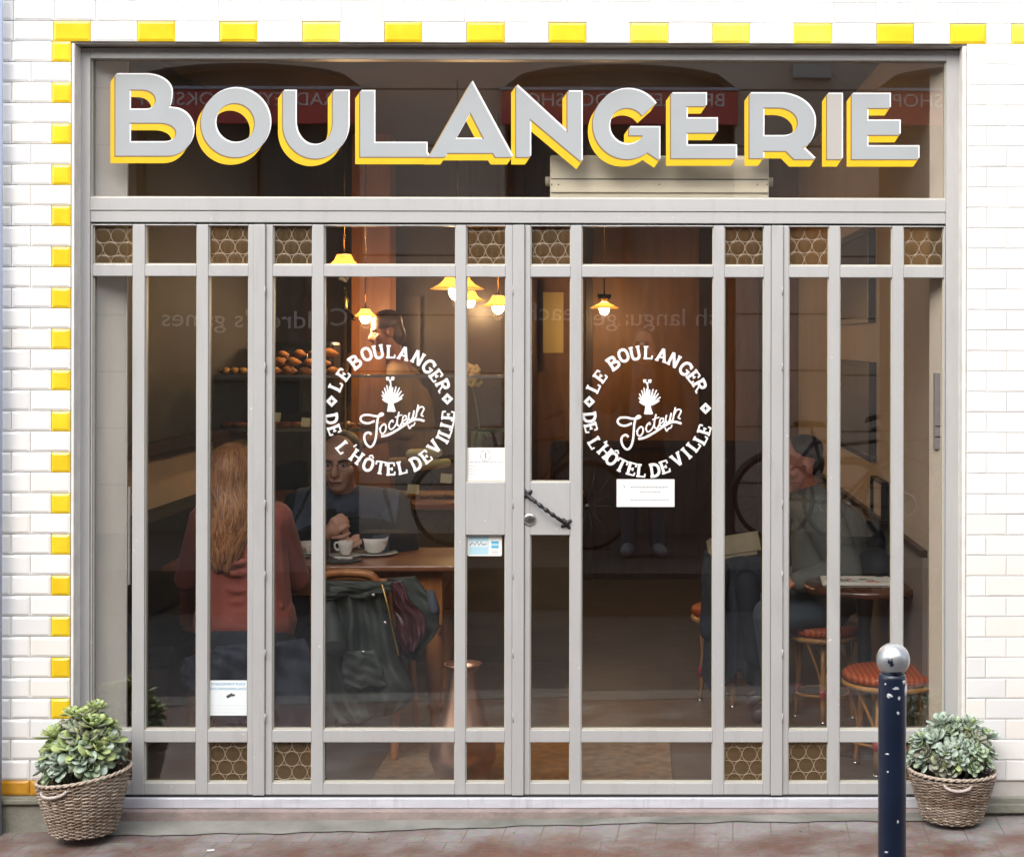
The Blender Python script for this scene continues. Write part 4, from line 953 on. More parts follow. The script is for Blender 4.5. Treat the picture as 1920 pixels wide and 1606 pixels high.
# ------------------------------------------------------------------ lamps
def pend(px, py, D, shade_px, label, kind, en=7):
    y = D - 6; c = P(px, py, y); rs = shade_px / 2 * D / FPX
    o = thing('pendant_lamp', label, 'lamp', (c.x, y, c.z), 'lit pendant lamps hanging in the shop')
    mb = MB()
    if kind == 'frill':
        prof = [(rs * .14, rs * .66), (rs * .36, rs * .63), (rs * .44, rs * .50), (rs * .50, rs * .34), (rs * .66, rs * .17), (rs * .86, rs * .05), (rs * 1.0, 0), (rs * .985, -.004), (rs * .84, rs * .02), (rs * .63, rs * .13), (rs * .46, rs * .31), (rs * .34, rs * .54)]
        mb.lathe(prof, 64, (c.x, y, c.z), cap=False, fn=lambda a, z: 1 + .035 * math.cos(a * 16) * (1 if z < rs * .3 else .3)); mb.build('shade', M_opal, o)
    else:
        prof = [(rs * .16, rs * .42), (rs * .28, rs * .36), (rs * .6, rs * .2), (rs, 0), (rs * .98, -.004), (rs * .58, rs * .16), (rs * .2, rs * .3)]
        mb.lathe(prof, 40, (c.x, y, c.z), cap=False); mb.build('shade', M_opal, o)
        q = MB(); q.lathe([(rs * .5, rs * .95), (rs * .46, rs * .7), (rs * .18, rs * .42), (.006, rs * .4)], 24, (c.x, y, c.z)); q.build('canopy', M_black, o)
    mb = MB(); zb0 = c.z - rs * .10; rb = max(.034, rs * .32)
    mb.ell((c.x, y, zb0), (rb, rb, rb * 1.15), 16, 12); mb.build('bulb', M_bulb, o)
    mb = MB(); mb.tube([(c.x, y, c.z + rs * .5), (c.x, y, RZC)], .005, 6); mb.lathe([(.012, rs * .75), (.022, rs * .7), (.024, rs * .5), (.012, rs * .45)], 14, (c.x, y, c.z)); mb.build('stem', M_brass, o)
    l = bpy.data.lights.new('lamp_light', 'POINT'); l.energy = en; l.color = (1, .62, .30); l.shadow_soft_size = .03
    lo = bpy.data.objects.new('lamp_light', l); COL.objects.link(lo); lo.location = Vector((c.x, y, zb0 - rb * 1.25)); return o
pend(645, 500, 8.8, 72, 'frilled opal lamp crossing the upper glazing bar of the left door leaf', 'frill')
pend(685, 592, 9.75, 44, 'smallest lit lamp, low beside the brass post behind the counter', 'frill')
pend(857, 541, 8.2, 98, 'widest frilled opal lamp, half hidden behind the bar left of the door post', 'frill')
pend(881, 563, 10.6, 54, 'lit lamp just under the widest frilled lamp in the narrow pane', 'frill')
pend(934, 573, 9.4, 60, 'brightest bare bulb lamp next to the door post', 'frill')
pend(1133, 577, 11.0, 54, 'single flat shaded lamp with dark canopy seen through the right door glass', 'flat')
pend(283, 600, 8.6, 60, 'gilded lamp hanging high behind the left folding panel', 'frill', .15)

# ------------------------------------------------------------------ counter and display case
cnt = thing('bakery_counter', 'brown panelled bakery counter with glass display case behind the table', 'counter', (-.85, 2.9, FZ))
CX0, CX1, CY0, CY1 = -1.78, .13, 2.6, 3.3
ztop = P(800, 945, 2.6).z
mb = MB(); mb.box(CX0, CX1, CY0, CY1, FZ, ztop - .03)
mb.build('front_panel', M_olive, cnt)
mb = MB()
for k in range(6): x_ = CX0 + (CX1 - CX0) * k / 5; mb.box(max(CX0, x_ - .03), min(CX1, x_ + .03), CY0 - .012, CY0 - .0005, FZ + .1, ztop - .04)
mb.box(CX0, CX1, CY0 - .014, CY0 - .0006, FZ, FZ + .095); mb.build('panel_moulding', mat('brown_moulding', (0.10, 0.062, 0.025), 0.5), cnt)
mb = MB(); mb.box(CX0, CX1 + .02, CY0 - .04, CY1, ztop - .028, ztop + .01); mb.build('worktop', M_wood, cnt, bevel=.006)
zs1, zs2 = P(700, 806, 2.75).z, P(700, 706, 2.75).z
mb = MB()
for zz in (zs1, zs2): mb.box(CX0, CX1 - .35, 2.68, 3.2, zz, zz + .008)
mb.build('glass_shelf', M_glassc, cnt)
mb = MB()
for zz in (zs1, zs2): mb.box(CX0, CX1 - .35, 2.668, 2.679, zz - .004, zz + .012)
mb.build('shelf_edge', M_steel, cnt)
mb = MB(); mb.box(CX0, CX1 - .34, 2.655, 2.661, ztop + .011, zs2 - .006); mb.build('case_front', M_glassc, cnt)
bp_ = thing('brass_post', 'tall brass post with turned finial standing on the counter', 'post', (P(647, 700, 2.63).x, 2.63, ztop))
x_ = P(647, 700, 2.63).x; zt1 = P(647, 540, 2.63).z
mb = MB(); mb.lathe([(.016, 0.011), (.016, .02), (.008, .03), (.008, zt1 - ztop - .12), (.016, zt1 - ztop - .11), (.01, zt1 - ztop - .09), (.02, zt1 - ztop - .06), (.009, zt1 - ztop - .04), (.012, zt1 - ztop - .015), (.003, zt1 - ztop)], 14, (x_, 2.63, ztop)); mb.build('turned_rod', M_brass, bp_)
mb = MB(); mb.cap((x_, 2.63, zt1 - .11), .01, (x_ + .05, 2.60, zt1 - .16), .012); mb.build('tap', M_brass, bp_)
# pastries
def croissant(c, s, rz, label):
    mb = MB(); path = []; rad = []
    for k in range(13):
        t = k / 12 - .5; path.append((c[0] + s * 1.5 * t * math.cos(rz), c[1] + s * 1.5 * t * math.sin(rz) + s * .5 * (t * 2) ** 2, c[2] + s * .36 + s * .05 * math.cos(t * 6)))
        rad.append(s * (.36 * (1 - (abs(t) * 2) ** 1.7) + .06) * (1.0 + .14 * (k % 2)))
    mb.tube(path, rad, 10); return mb.build('croissant', M_loaf, label=label, cat='croissant', group='croissants piled in the display case')
for k in range(13):
    px_ = 512 + k * 9.5 + rnd.uniform(-3, 3); lay = k % 3; p = P(px_, 704, 2.78 + .09 * (k % 2)); croissant((p.x, p.y, zs2 + .01 + .045 * lay), rnd.uniform(.043, .064), rnd.uniform(-.7, .7), 'golden croissant in the pile on the upper glass shelf')
for k, px_ in enumerate((408, 424, 440, 456, 474)):
    p = P(px_, 700, 2.8); mb = MB(); mb.ell((p.x, p.y, zs2 + .028), (.026, .028, .02), 14, 9); mb.build('glazed_bun', M_bun, label='round yellow glazed bun in the row on the upper glass shelf', cat='bun', group='glazed buns in a row on the upper shelf')
def tart(px_, z0, label, m=M_jam):
    p = P(px_, 800, 2.82); o = thing('fruit_tart', label, 'tart', (p.x, p.y, z0), 'fruit tarts in the display case')
    mb = MB(); mb.lathe([(.03, 0), (.045, .022), (.04, .024), (.03, .02)], 20, (p.x, p.y, z0)); mb.build('crust', M_loaf, o)
    mb = MB(); mb.ell((p.x, p.y, z0 + .02), (.038, .038, .012), 16, 8); mb.build('filling', m, o)
for k, px_ in enumerate((512, 534, 556, 578, 616, 650, 684, 712, 400, 424, 448)): tart(px_, zs1 + .009, 'red topped tart on the middle glass shelf')
for k, px_ in enumerate((690, 716, 742, 770, 796, 822, 844)): tart(px_, ztop + .011, 'small tart on the bottom of the case right of the seated man', M_loaf)
def pcard(px_, py, wd, label, rot=.15):
    p = P(px_, py, 2.70); h = .05; M = Matrix.Translation(p) @ Euler((R(-18), R(rot * 30), R(rot * 40))).to_matrix().to_4x4()
    mb = MB(); mb.box(-wd / 2, wd / 2, 0, .002, 0, h, M=M); mb.build('price_card', M_paper, label=label, cat='card', group='small cards in the display case')
for px_, py in ((517, 790), (572, 800)): pcard(px_, py, .045, 'small pale card leaning among the red tarts, behind the second glass column')
for px_, py in ((774, 925), (836, 905)): pcard(px_, py, .06, 'blank pale card standing on the wooden counter right of the seated man')
for k, (px_, py) in enumerate(((760, 868), (812, 872), (795, 852))):
    p = P(px_, py, 2.9); mb = MB(); mb.cap((p.x - .07, p.y, p.z), .03, (p.x + .07, p.y + .03, p.z + .01), .026, 12)
    mb.build('wrapped_loaf', M_crm if k else M_loaf, label=['crusty loaf lying lowest in the right part of the case', 'pale wrapped loaf at the right end of the case', 'pale wrapped loaf on top of the others in the case'][k], cat='loaf')
# baguettes leaning on the back rack
rk = thing('bread_rack', 'dark wooden bread rack on the wall behind the counter', 'rack', (-2.0, 4.8, FZ)); mb = MB(); mb.box(-2.5, -1.0, 4.72, 4.98, .9, .94); mb.box(-2.5, -1.0, 4.9, 4.98, .94, 2.0); mb.box(-2.5, -1.0, 4.66, 4.72, 1.30, 1.34); mb.build('rack_frame', M_woodd, rk)
for k in range(13):
    x_ = -2.25 + k * .085; mb = MB(); dx = rnd.uniform(.12, .26) * (1 if k % 4 else -1)
    pts = spline([(x_, 4.70, .96), (x_ + dx * .5, 4.75, 1.3), (x_ + dx, 4.83, 1.62 + rnd.uniform(-.06, .06))], 8); n = len(pts)
    mb.tube(pts, [.034 * (math.sin(math.pi * (i + .6) / (n + .2)) ** .4) * (1 + .06 * (i % 2)) for i in range(n)], 10); mb.build('baguette', M_loaf, label='long baguette leaning in the bread rack behind the counter', cat='baguette', group='baguettes leaning in the rack')
# coffee grinder, orchid
p = P(565, 650, 3.3); gz = ztop + .011
gr = thing('coffee_machine', 'black coffee machine standing behind the croissants', 'machine', (p.x, 3.45, gz)); mb = MB(); mb.box(p.x - .17, p.x + .17, 3.35, 3.6, .02, P(565, 640, 3.4).z); mb.build('housing', M_black, gr, bevel=.02)
mb = MB()
for dx in (-.08, .03, .12): mb.tube([(p.x + dx, 3.345, P(0, 640, 3.4).z - .05), (p.x + dx - .015, 3.34, P(0, 640, 3.4).z - .13)], .006, 6)
mb.build('lever', M_steel, gr)
p = P(889, 700, 3.0); oz_ = ztop + .011
orc = thing('potted_orchid', 'cream flowering orchid standing at the right end of the counter', 'plant', (p.x, 3.0, oz_))
mb = MB(); mb.lathe([(.035, 0), (.05, .09), (.046, .09), (.03, .06)], 18, (p.x, 3.0, oz_)); mb.build('pot', M_black, orc)
mb = MB(); mb.tube(spline([(p.x, 3.0, oz_ + .07), (p.x + .03, 3.0, oz_ + .35), (p.x - .02, 2.98, p.z)], 8), .004, 6); mb.build('stem', M_leaf[0], orc)
mb = MB()
for k in range(9):
    c = Vector((p.x + rnd.uniform(-.05, .05), 2.98 + rnd.uniform(-.03, .03), p.z + rnd.uniform(-.07, .05)))
    for a in range(5): mb.ell(c + Vector((.016 * math.cos(a * 1.257), -.004, .016 * math.sin(a * 1.257))), (.013, .004, .013), 8, 6)
mb.build('blossom', mat('cream_petal', (0.70, 0.55, 0.36), 0.6), orc)
mb = MB()
for k in range(11):
    a = k * 2.4; e = Vector((p.x + .1 * math.cos(a), 3.0 + .1 * math.sin(a), oz_ + .12 + .1 * (k % 3)))
    mb.tube(spline([(p.x, 3.0, oz_ + .08), ((p.x + e.x) / 2, (3 + e.y) / 2, e.z + .02), e], 5), [.004, .01, .014, .016, .016, .015, .013, .011, .008, .005, .003][:11], 6)
mb.build('leaf', M_leaf[0], orc)
# flat mustard box standing in the back room
mb = MB(); p = P(1035, 575, 5.4); mb.box(p.x - .06, p.x + .08, 5.38, 5.40, p.z - .32, p.z + .1)
mb.build('yellow_cabinet', mat('mustard_door', (0.42, 0.32, 0.12), 0.5), label='pale mustard cabinet in the back room seen left of the door bar', cat='cabinet')

# ------------------------------------------------------------------ doormat, table, china
def wavemat(name, c1, c2, scale, axis='X', rough=.35):
    m = bpy.data.materials.new(name); m.use_nodes = True; n = m.node_tree; b = n.nodes['Principled BSDF']; b.inputs['Roughness'].default_value = rough; b.inputs['Coat Weight'].default_value = .3
    tc = n.nodes.new('ShaderNodeTexCoord'); wv = n.nodes.new('ShaderNodeTexWave'); wv.bands_direction = axis; wv.inputs['Scale'].default_value = scale; wv.inputs['Distortion'].default_value = .6; wv.inputs['Detail'].default_value = 1
    n.links.new(tc.outputs['Object'], wv.inputs['Vector']); rp = n.nodes.new('ShaderNodeValToRGB'); rp.color_ramp.elements[0].position = .35; rp.color_ramp.elements[1].position = .6
    rp.color_ramp.elements[0].color = (*c1, 1); rp.color_ramp.elements[1].color = (*c2, 1); n.links.new(wv.outputs['Fac'], rp.inputs[0]); n.links.new(rp.outputs[0], b.inputs['Base Color'])
    w2 = n.nodes.new('ShaderNodeTexWave'); w2.bands_direction = 'Y' if axis == 'X' else 'X'; w2.inputs['Scale'].default_value = scale * 2.2; n.links.new(tc.outputs['Object'], w2.inputs['Vector'])
    bp = n.nodes.new('ShaderNodeBump'); bp.inputs['Strength'].default_value = .5; bp.inputs['Distance'].default_value = .004; n.links.new(w2.outputs['Fac'], bp.inputs['Height']); n.links.new(bp.outputs[0], b.inputs['Normal']); return m
M_seat = wavemat('woven_orange_seat', (0.40, 0.055, 0.014), (0.62, 0.135, 0.026), 15)
mb = MB(); mb.box(P(690, 1466, .16).x, P(1262, 1466, .16).x, .13, .86, FZ + .0005, FZ + .014)
mb.build('doormat', M_mat, label='brown coir doormat lying just inside the doors', cat='mat', bevel=.004)
TZ = .742
tb = thing('cafe_table', 'orange brown wooden cafe table with the cups and seated couple', 'table', (-.95, 1.2, FZ))
ty0 = .94; a0, a1 = P(300, 1068, ty0), P(851, 1056, ty0); z_ = P(600, 1066, ty0).z; TZ = z_ + .012
ang = math.radians(1.5); tcx, tcy = (a0.x + a1.x) / 2, ty0 + .31; tw2, td2 = (a1.x - a0.x) / 2, .31
TM = Matrix.Translation((tcx, tcy, 0)) @ Matrix.Rotation(ang, 4, 'Z')
mb = MB(); mb.box(-tw2, tw2, -td2, td2, TZ - .026, TZ, M=TM); mb.build('tabletop', M_wood, tb, bevel=.007)
mb = MB(); i_ = .07
for (q0, q1, r0, r1) in ((-tw2 + i_ + .06, tw2 - i_ - .06, -td2 + i_, -td2 + i_ + .025), (-tw2 + i_ + .06, tw2 - i_ - .06, td2 - i_ - .025, td2 - i_), (-tw2 + i_, -tw2 + i_ + .025, -td2 + i_ + .06, td2 - i_ - .06), (tw2 - i_ - .025, tw2 - i_, -td2 + i_ + .06, td2 - i_ - .06)): mb.box(q0, q1, r0, r1, TZ - .135, TZ - .0265, M=TM)
mb.build('apron', M_woodl, tb)
for sx in (-1, 1):
    for sy in (-1, 1):
        q = TM @ Vector((sx * (tw2 - i_ - .03), sy * (td2 - i_ - .03), 0)); mb = MB(); mb.box(q.x - .036, q.x + .036, q.y - .036, q.y + .036, TZ - .26, TZ - .0268, M=Matrix.Identity(4))
        mb.lathe([(.03, TZ - .261), (.036, TZ - .28), (.022, TZ - .30), (.034, TZ - .33), (.040, TZ - .42), (.030, TZ - .56), (.024, TZ - .60), (.034, TZ - .615), (.024, TZ - .63), (.022, FZ + .02), (.03, FZ + .001)], 20, (q.x, q.y, 0)); mb.build('leg', M_woodl, tb)
def cup(c, r, h, name, label, sr, mark=False):
    o = thing(name, label, 'cup', c); x, y, z = c
    mb = MB(); mb.lathe([(r * .5, 0.0), (r * .52, .004), (r * .72, h * .2), (r * .93, h * .6), (r, h), (r * .955, h), (r * .86, h * .6), (r * .62, h * .2), (r * .3, .008)], 28, (x, y, z + .012), cap=True); mb.build('bowl', M_chin, o)
    mb = MB(); path = [(x - r * .92, y, z + .012 + h * .85), (x - r * 1.3, y, z + .012 + h * .88), (x - r * 1.42, y, z + .012 + h * .62), (x - r * 1.2, y, z + .012 + h * .38), (x - r * .84, y, z + .012 + h * .36)]
    mb.tube(spline(path, 5), .0045, 8); mb.build('handle', M_chin, o)
    mb = MB(); mb.lathe([(sr * .4, 0.0005), (sr * .6, .003), (sr, .011), (sr * .985, .013), (sr * .6, .006), (sr * .3, .005)], 32, (x, y, z)); mb.build('saucer', M_chin, o)
    return o
def onT(px, yy): return P(px, 1030, yy).x
cup((onT(702, 1.30), 1.30, TZ), .062, .066, 'cappuccino_cup', 'large white cup on a wide saucer near the right of the table', .105)
cup((onT(648, 1.22), 1.22, TZ), .034, .060, 'espresso_cup', 'small white espresso cup left of the large cup', .075)
cup((onT(577, 1.24), 1.24, TZ), .034, .055, 'espresso_cup', 'white espresso cup half hidden beside the terracotta sleeve', .07)
mb = MB(); x_ = onT(638, 1.10); mb.lathe([(.085, 0.0005), (.10, .008), (.098, .011), (.08, .006)], 30, (x_, 1.08, TZ)); mb.build('small_tray', M_black, label='round black tray on the table in front of the espresso cup', cat='tray')
g = thing('water_glass', 'clear short water glass on the table left of the espresso cup', 'glass', (onT(607, 1.12), 1.12, TZ)); mb = MB(); mb.lathe([(.024, .001), (.03, .085), (.028, .085), (.022, .006)], 22, (onT(607, 1.12), 1.12, TZ)); mb.build('tumbler', M_glassc, g)
mb = MB(); mb.box(-.03, .03, -.012, .012, 0, .004, M=Matrix.Translation((onT(646, 1.07), 1.08, TZ + .012)) @ Matrix.Rotation(.4, 4, 'Z')); mb.box(-.02, .025, -.012, .012, .0045, .008, M=Matrix.Translation((onT(636, 1.07), 1.07, TZ + .0125)) @ Matrix.Rotation(-.3, 4, 'Z'))
mb.build('bill_slip', M_paper, label='white bill slip on the small black tray', cat='paper')

# copper vase
vy = .22; vc = P(868, 1243, vy); hv = vc.z - FZ
mb = MB(); prof = [(.072, .0), (.085, .01), (.112, .06), (.130, .11), (.127, .15), (.108, .21), (.083, .29), (.064, .37), (.056, .43), (.060, .46), (.074, hv), (.071, hv), (.054, .44), (.058, .37), (.07, .31)]
mb.lathe([(r_ * .98, z__ * hv / .475 if z__ != hv else hv) for r_, z__ in prof], 44, (vc.x, vy, FZ)); mb.build('copper_vase', M_copper, label='tall waisted copper vase on the floor behind the left door leaf', cat='vase')

# ------------------------------------------------------------------ stools and bistro table
def stool(name, label, h, rs):
    o = thing(name, label, 'stool', (0, 0, 0)); o.location = (0, 0, 0)
    mb = MB(); mb.lathe([(rs * .9, h - .040), (rs, h - .03), (rs * 1.01, h - .014), (rs * .96, h - .004), (rs * .6, h - .001), (.01, h)], 40); mb.build('seat', M_seat, o)
    mb = MB(); mb.tube([(rs * .97 * math.cos(2 * math.pi * k / 40), rs * .97 * math.sin(2 * math.pi * k / 40), h - .05) for k in range(40)], .011, 8, closed=True)
    mb.build('seat_ring', M_cane, o)
    for k in range(4):
        a = math.pi / 4 + k * math.pi / 2 + .25; d = Vector((math.cos(a), math.sin(a), 0)); s = Vector((-d.y, d.x, 0))
        t0 = d * rs * .62 + Vector((0, 0, h - .045)); t1 = d * rs * .78 + Vector((0, 0, 0.004)); mb = MB(); mb.tube([t0, t1], [.014, .013], 10)
        mid = t0.lerp(t1, .62)
        for q in (-1, 1): mb.tube(spline([d * rs * .8 + s * q * rs * .45 + Vector((0, 0, h - .05)), mid + s * q * .02 + Vector((0, 0, .06)), mid + s * q * .010 - Vector((0, 0, .03)), t1 + s * q * .008 + Vector((0, 0, .015))], 6), .006, 6)
        lg = mb.build('leg', M_cane, o)
        b = MB(); e0, e1 = t0.lerp(t1, .60), t0.lerp(t1, .72); b.tube([e0, e1], .021, 10); b.build('red_binding', M_caner, lg)
        f = MB(); f.lathe([(.015, 0.0), (.015, .01)], 10, (t1.x, t1.y, 0)); f.build('foot_cap', M_steel, lg)
    mb = MB(); zz = h * .28; rr_ = rs * .73; mb.tube([(rr_ * math.cos(2 * math.pi * k / 36) * (1 + .08 * math.cos(8 * math.pi * k / 36)), rr_ * math.sin(2 * math.pi * k / 36) * (1 + .08 * math.cos(8 * math.pi * k / 36)), zz) for k in range(36)], .006, 6, closed=True); mb.build('stretcher', M_cane, o)
    return o
hs_ = P(1671, 1254, .45).z - FZ
st1 = stool('rattan_stool', 'orange rattan stool with empty seat, partly hidden by the bollard', hs_, 91 * 6.45 / FPX); st1.location = (P(1671, 1254, .45).x, .45, FZ)
p = P(1545, 1168, 1.32)
st2 = dup(st1, (p.x, 1.32, FZ), .4, 'orange rattan stool under the seated man in the grey jacket', 'rattan stools'); st1['group'] = 'rattan stools'
k_ = (p.z - FZ) / hs_; st2.scale = (.86, .86, k_)
bt = thing('bistro_table', 'small round dark wood bistro table with a newspaper on it', 'table', (P(1621, 1097, .74).x, .74, FZ)); c = P(1621, 1093, .74)
rt_ = 116 * 6.74 / FPX
mb = MB(); mb.lathe([(rt_ * .93, -.030), (rt_ * .985, -.026), (rt_, -.014), (rt_ * .99, -.004), (rt_ * .96, 0)], 48, (c.x, .74, c.z)); mb.build('tabletop', mat('polished_mahogany', (0.085, 0.028, 0.014), 0.18, col2=(0.05, 0.018, 0.01), scale=6, stretch=(1, 8, 1), coat=.5), bt)
mb = MB(); mb.lathe([(.15, .003), (.15, .015), (.06, .035), (.032, .06), (.026, .12), (.038, .2), (.024, .26), (.03, .42), (.024, .5), (.04, c.z - FZ - .06), (.07, c.z - FZ - .031)], 24, (c.x, .74, FZ)); mb.build('pedestal', M_black, bt)
# newspaper on the bistro table
nz = c.z + .002; nx = P(1605, 1085, .78).x; o = thing('newspaper', 'folded colour newspaper lying on the round bistro table', 'newspaper', (nx, .78, nz))
NM = Matrix.Translation((nx, .76, nz)) @ Matrix.Rotation(-.06, 4, 'Z')
mb = MB(); mb.box(-.145, .145, -.10, .10, 0, .006, M=NM); mb.box(-.143, .14, -.097, .098, .0062, .011, M=NM); mb.build('folded_pages', mat('fresh_newsprint', (0.66, 0.64, 0.58), 0.8, var=.08, scale=20), o)
mb = MB(); rr = random.Random(4)
for k in range(26): x_, y_ = rr.uniform(-.13, .11), rr.uniform(-.09, .08); mb.box(x_, x_ + rr.uniform(.012, .04), y_, y_ + rr.uniform(.006, .02), .0112 + k * .00002, .0117 + k * .00002, rr.choice([0, 0, 1, 2, 0]), M=NM)
mb.build('printed_pictures', [M_inkd, M_red, M_inkl], o)
mb = MB(); mb.ell((P(1726, 1086, .8).x, .82, c.z + .022), (.022, .022, .022), 14, 10); mb.build('sugar_bowl', M_copper, label='tiny copper bowl at the right edge of the bistro table', cat='bowl')

# ------------------------------------------------------------------ chairs
def chair(name, label, seat_m, h=.45, back=.86):
    o = thing(name, label, 'chair', (0, 0, 0))
    mb = MB(); mb.lathe([(.18, h - .035), (.205, h - .02), (.205, h - .006), (.19, h)], 32); mb.build('seat', seat_m, o)
    for sx in (-1, 1):
        mb = MB(); mb.tube([(sx * .15, .13, h - .03), (sx * .17, .17, .0)], [.017, .014], 10); mb.build('leg', M_woodl, o)
        mb = MB(); mb.tube(spline([(sx * .175, -.20, 0), (sx * .165, -.165, h - .02), (sx * .155, -.20, h + .2), (sx * .12, -.235, back - .05)], 8), .016, 10); mb.build('leg', M_woodl, o)
    mb = MB(); mb.tube(spline([(-.122, -.235, back - .055), (-.09, -.243, back - .01), (0, -.247, back), (.09, -.243, back - .01), (.122, -.235, back - .055)], 6), .016, 10); mb.tube(spline([(-.145, -.215, h + .27), (0, -.235, h + .29), (.145, -.215, h + .27)], 6), .012, 8); mb.build('backrest', M_woodl, o)
    mb = MB(); mb.tube([(.15 * math.cos(k * .1745), .15 * math.sin(k * .1745), h * .45) for k in range(36)], .008, 8, closed=True); mb.build('stretcher', M_woodl, o); return o
wpx = P(462, 1100, .70).x
c0 = dup(st1, (wpx, .70, FZ), .9, 'rattan stool under the woman, wrapped in a navy coat', 'rattan stools'); c0.scale = (1.05, 1.05, .45 / hs_)
cpx = P(690, 1200, .80).x
c1 = chair('cafe_chair', 'wooden chair with a green black coat over its back, tucked under the table', M_woodd, back=.76); c1.location = (cpx, .76, FZ); c1.rotation_euler.z = -.12
mpx = P(655, 950, 1.78).x
c3 = dup(c1, (mpx, 1.92, FZ), math.pi, 'wooden chair under the man facing the window', 'cafe chairs')
rcx = P(1368, 1100, 1.75).x
c4 = dup(st1, (rcx, 1.66, FZ), .55, 'rattan stool hidden under a dark coat beside the man in grey', 'rattan stools'); c4.scale = (.95, .95, .45 / hs_); c1['group'] = 'cafe chairs'

# ------------------------------------------------------------------ coats
def drape(mb, x0, x1, yb, zt, zl, folds, depth, seed, skew=0.0, flare=.0, over=.12, mi=0, nu=56, nv=46, hem=.02):
    """cloth hung over a bar along x at height zt: a front fall down to zl and a short rear fall; a closed sheet 8 mm thick"""
    rr = random.Random(seed); ph = [rr.uniform(0, 6.28) for _ in range(5)]; V = []
    for j in range(nv + 1):
        t = j / nv; L = zt - zl
        for i in range(nu + 1):
            u = i / nu
            s = t * (L + over + .06) - over
            if s < 0: y = yb + .05 + .004; z = zt + s * .9
            elif s < .06: a = math.pi * s / .06; y = yb + .05 * math.cos(a) * 1.0; z = zt + .03 * math.sin(a)
            else: y = yb - .05; z = zt - (s - .06)
            d = max(0, min(1, (s - .02) / .35))
            w_ = (math.sin(u * folds * 6.283 + ph[0] + .8 * math.sin(t * 3 + ph[2])) * .55 + .35 * math.sin(u * folds * 2.3 * 6.283 + ph[1] - t * 2) + .25 * math.sin(t * 11 + u * 5 + ph[3]))
            y -= depth * d * (w_ + .4); uu = (u - .5) * (1 + flare * max(0, s))
            x = (x0 + x1) / 2 + uu * (x1 - x0) + skew * max(0, s) + .008 * math.sin(t * 9 + ph[4])
            z += hem * d * math.sin(u * 9 + ph[2]) + .01 * math.sin(u * 23 + ph[1]) * d
            V.append(Vector((x, y, z)))
    N = nu + 1; fs = []; n = len(V); V2 = [v + Vector((0, .009, 0.001)) for v in V]
    for j in range(nv):
        for i in range(nu): a = j * N + i; fs.append((a, a + 1, a + N + 1, a + N)); fs.append((n + a + N, n + a + N + 1, n + a + 1, n + a))
    for j in range(nv):
        for a, b in ((j * N, j * N + N), (j * N + nu + N, j * N + nu)): fs.append((a, b, n + b, n + a))
    for i in range(nu):
        fs.append((i + 1, i, n + i, n + i + 1)); b = nv * N; fs.append((b + i, b + i + 1, n + b + i + 1, n + b + i))
    mb.add(V + V2, fs, mi, True)
# cloth panel between two edge polylines given as photo pixels at depth y
def panel(mb, left, right, y, folds, depth, seed, lean=0.0, mi=0, nu=44, nv=40):
    rr = random.Random(seed); ph = [rr.uniform(0, 6.28) for _ in range(6)]
    Lp = spline([Vector((a, b)) for a, b in left], 10); Rp = spline([Vector((a, b)) for a, b in right], 10); V = []
    at = lambda pl, t: pl[min(len(pl) - 2, int(t * (len(pl) - 1)))].lerp(pl[min(len(pl) - 1, int(t * (len(pl) - 1)) + 1)], t * (len(pl) - 1) - min(len(pl) - 2, int(t * (len(pl) - 1))))
    for j in range(nv + 1):
        t = j / nv; a, b = at(Lp, t), at(Rp, t)
        for i in range(nu + 1):
            u = i / nu; q = a.lerp(b, u); d = min(1, t * 3 + .15)
            w_ = math.sin(u * folds * 6.283 + ph[0] + 1.3 * math.sin(t * 2.6 + ph[2])) * .55 + .4 * math.sin(u * folds * 2.1 * 6.283 + ph[1] - t * 3) + .35 * math.sin(t * 10 + u * 6 + ph[3]) + .2 * math.sin(t * 23 - u * 11 + ph[4])
            edge = math.sin(math.pi * u) ** .5
            yy = y - lean * t - depth * d * (w_ * .8 + .9 * edge)
            V.append(P(q.x + 2 * math.sin(t * 17 + ph[5]), q.y + 3 * math.sin(u * 13 + ph[1]) * t, yy))
    N = nu + 1; n = len(V); V2 = [v + Vector((0, .010, 0)) for v in V]; fs = []
    for j in range(nv):
        for i in range(nu): a = j * N + i; fs.append((a, a + 1, a + N + 1, a + N)); fs.append((n + a + N, n + a + N + 1, n + a + 1, n + a))
        for a, b in ((j * N, j * N + N), (j * N + nu + N, j * N + nu)): fs.append((a, b, n + b, n + a))
    for i in range(nu):
        fs.append((i + 1, i, n + i, n + i + 1)); b = nv * N; fs.append((b + i, b + i + 1, n + b + i + 1, n + b + i))
    mb.add(V + V2, fs, mi, True)
# green-black waxed coat
cy = .50; ct = thing('waxed_coat', 'green black waxed coat with maroon lining hung over a chair in front of the table', 'coat', (cpx, cy, .5))
mb = MB(); panel(mb, [(612, 1092), (602, 1160), (598, 1240), (604, 1310), (640, 1362)], [(722, 1098), (738, 1180), (754, 1250), (778, 1306), (742, 1336)], cy, 2.1, .030, 11, lean=.03); mb.build('coat_body', M_green, ct)
mb = MB(); panel(mb, [(698, 1086), (722, 1140), (738, 1200), (760, 1248)], [(776, 1080), (818, 1130), (822, 1172), (790, 1226)], cy + .09, 1.2, .020, 8); mb.build('coat_side', M_green, ct)
mb = MB(); panel(mb, [(712, 1092), (728, 1140), (742, 1190), (756, 1226)], [(752, 1090), (772, 1130), (800, 1168), (782, 1216)], cy + .045, 1.8, .022, 5); mb.build('lining', M_mar, ct)
mb = MB(); panel(mb, [(606, 1088), (604, 1110), (606, 1122)], [(735, 1090), (734, 1104), (724, 1116)], cy - .035, 1.4, .018, 15, nu=30, nv=14); mb.build('collar', M_green, ct)
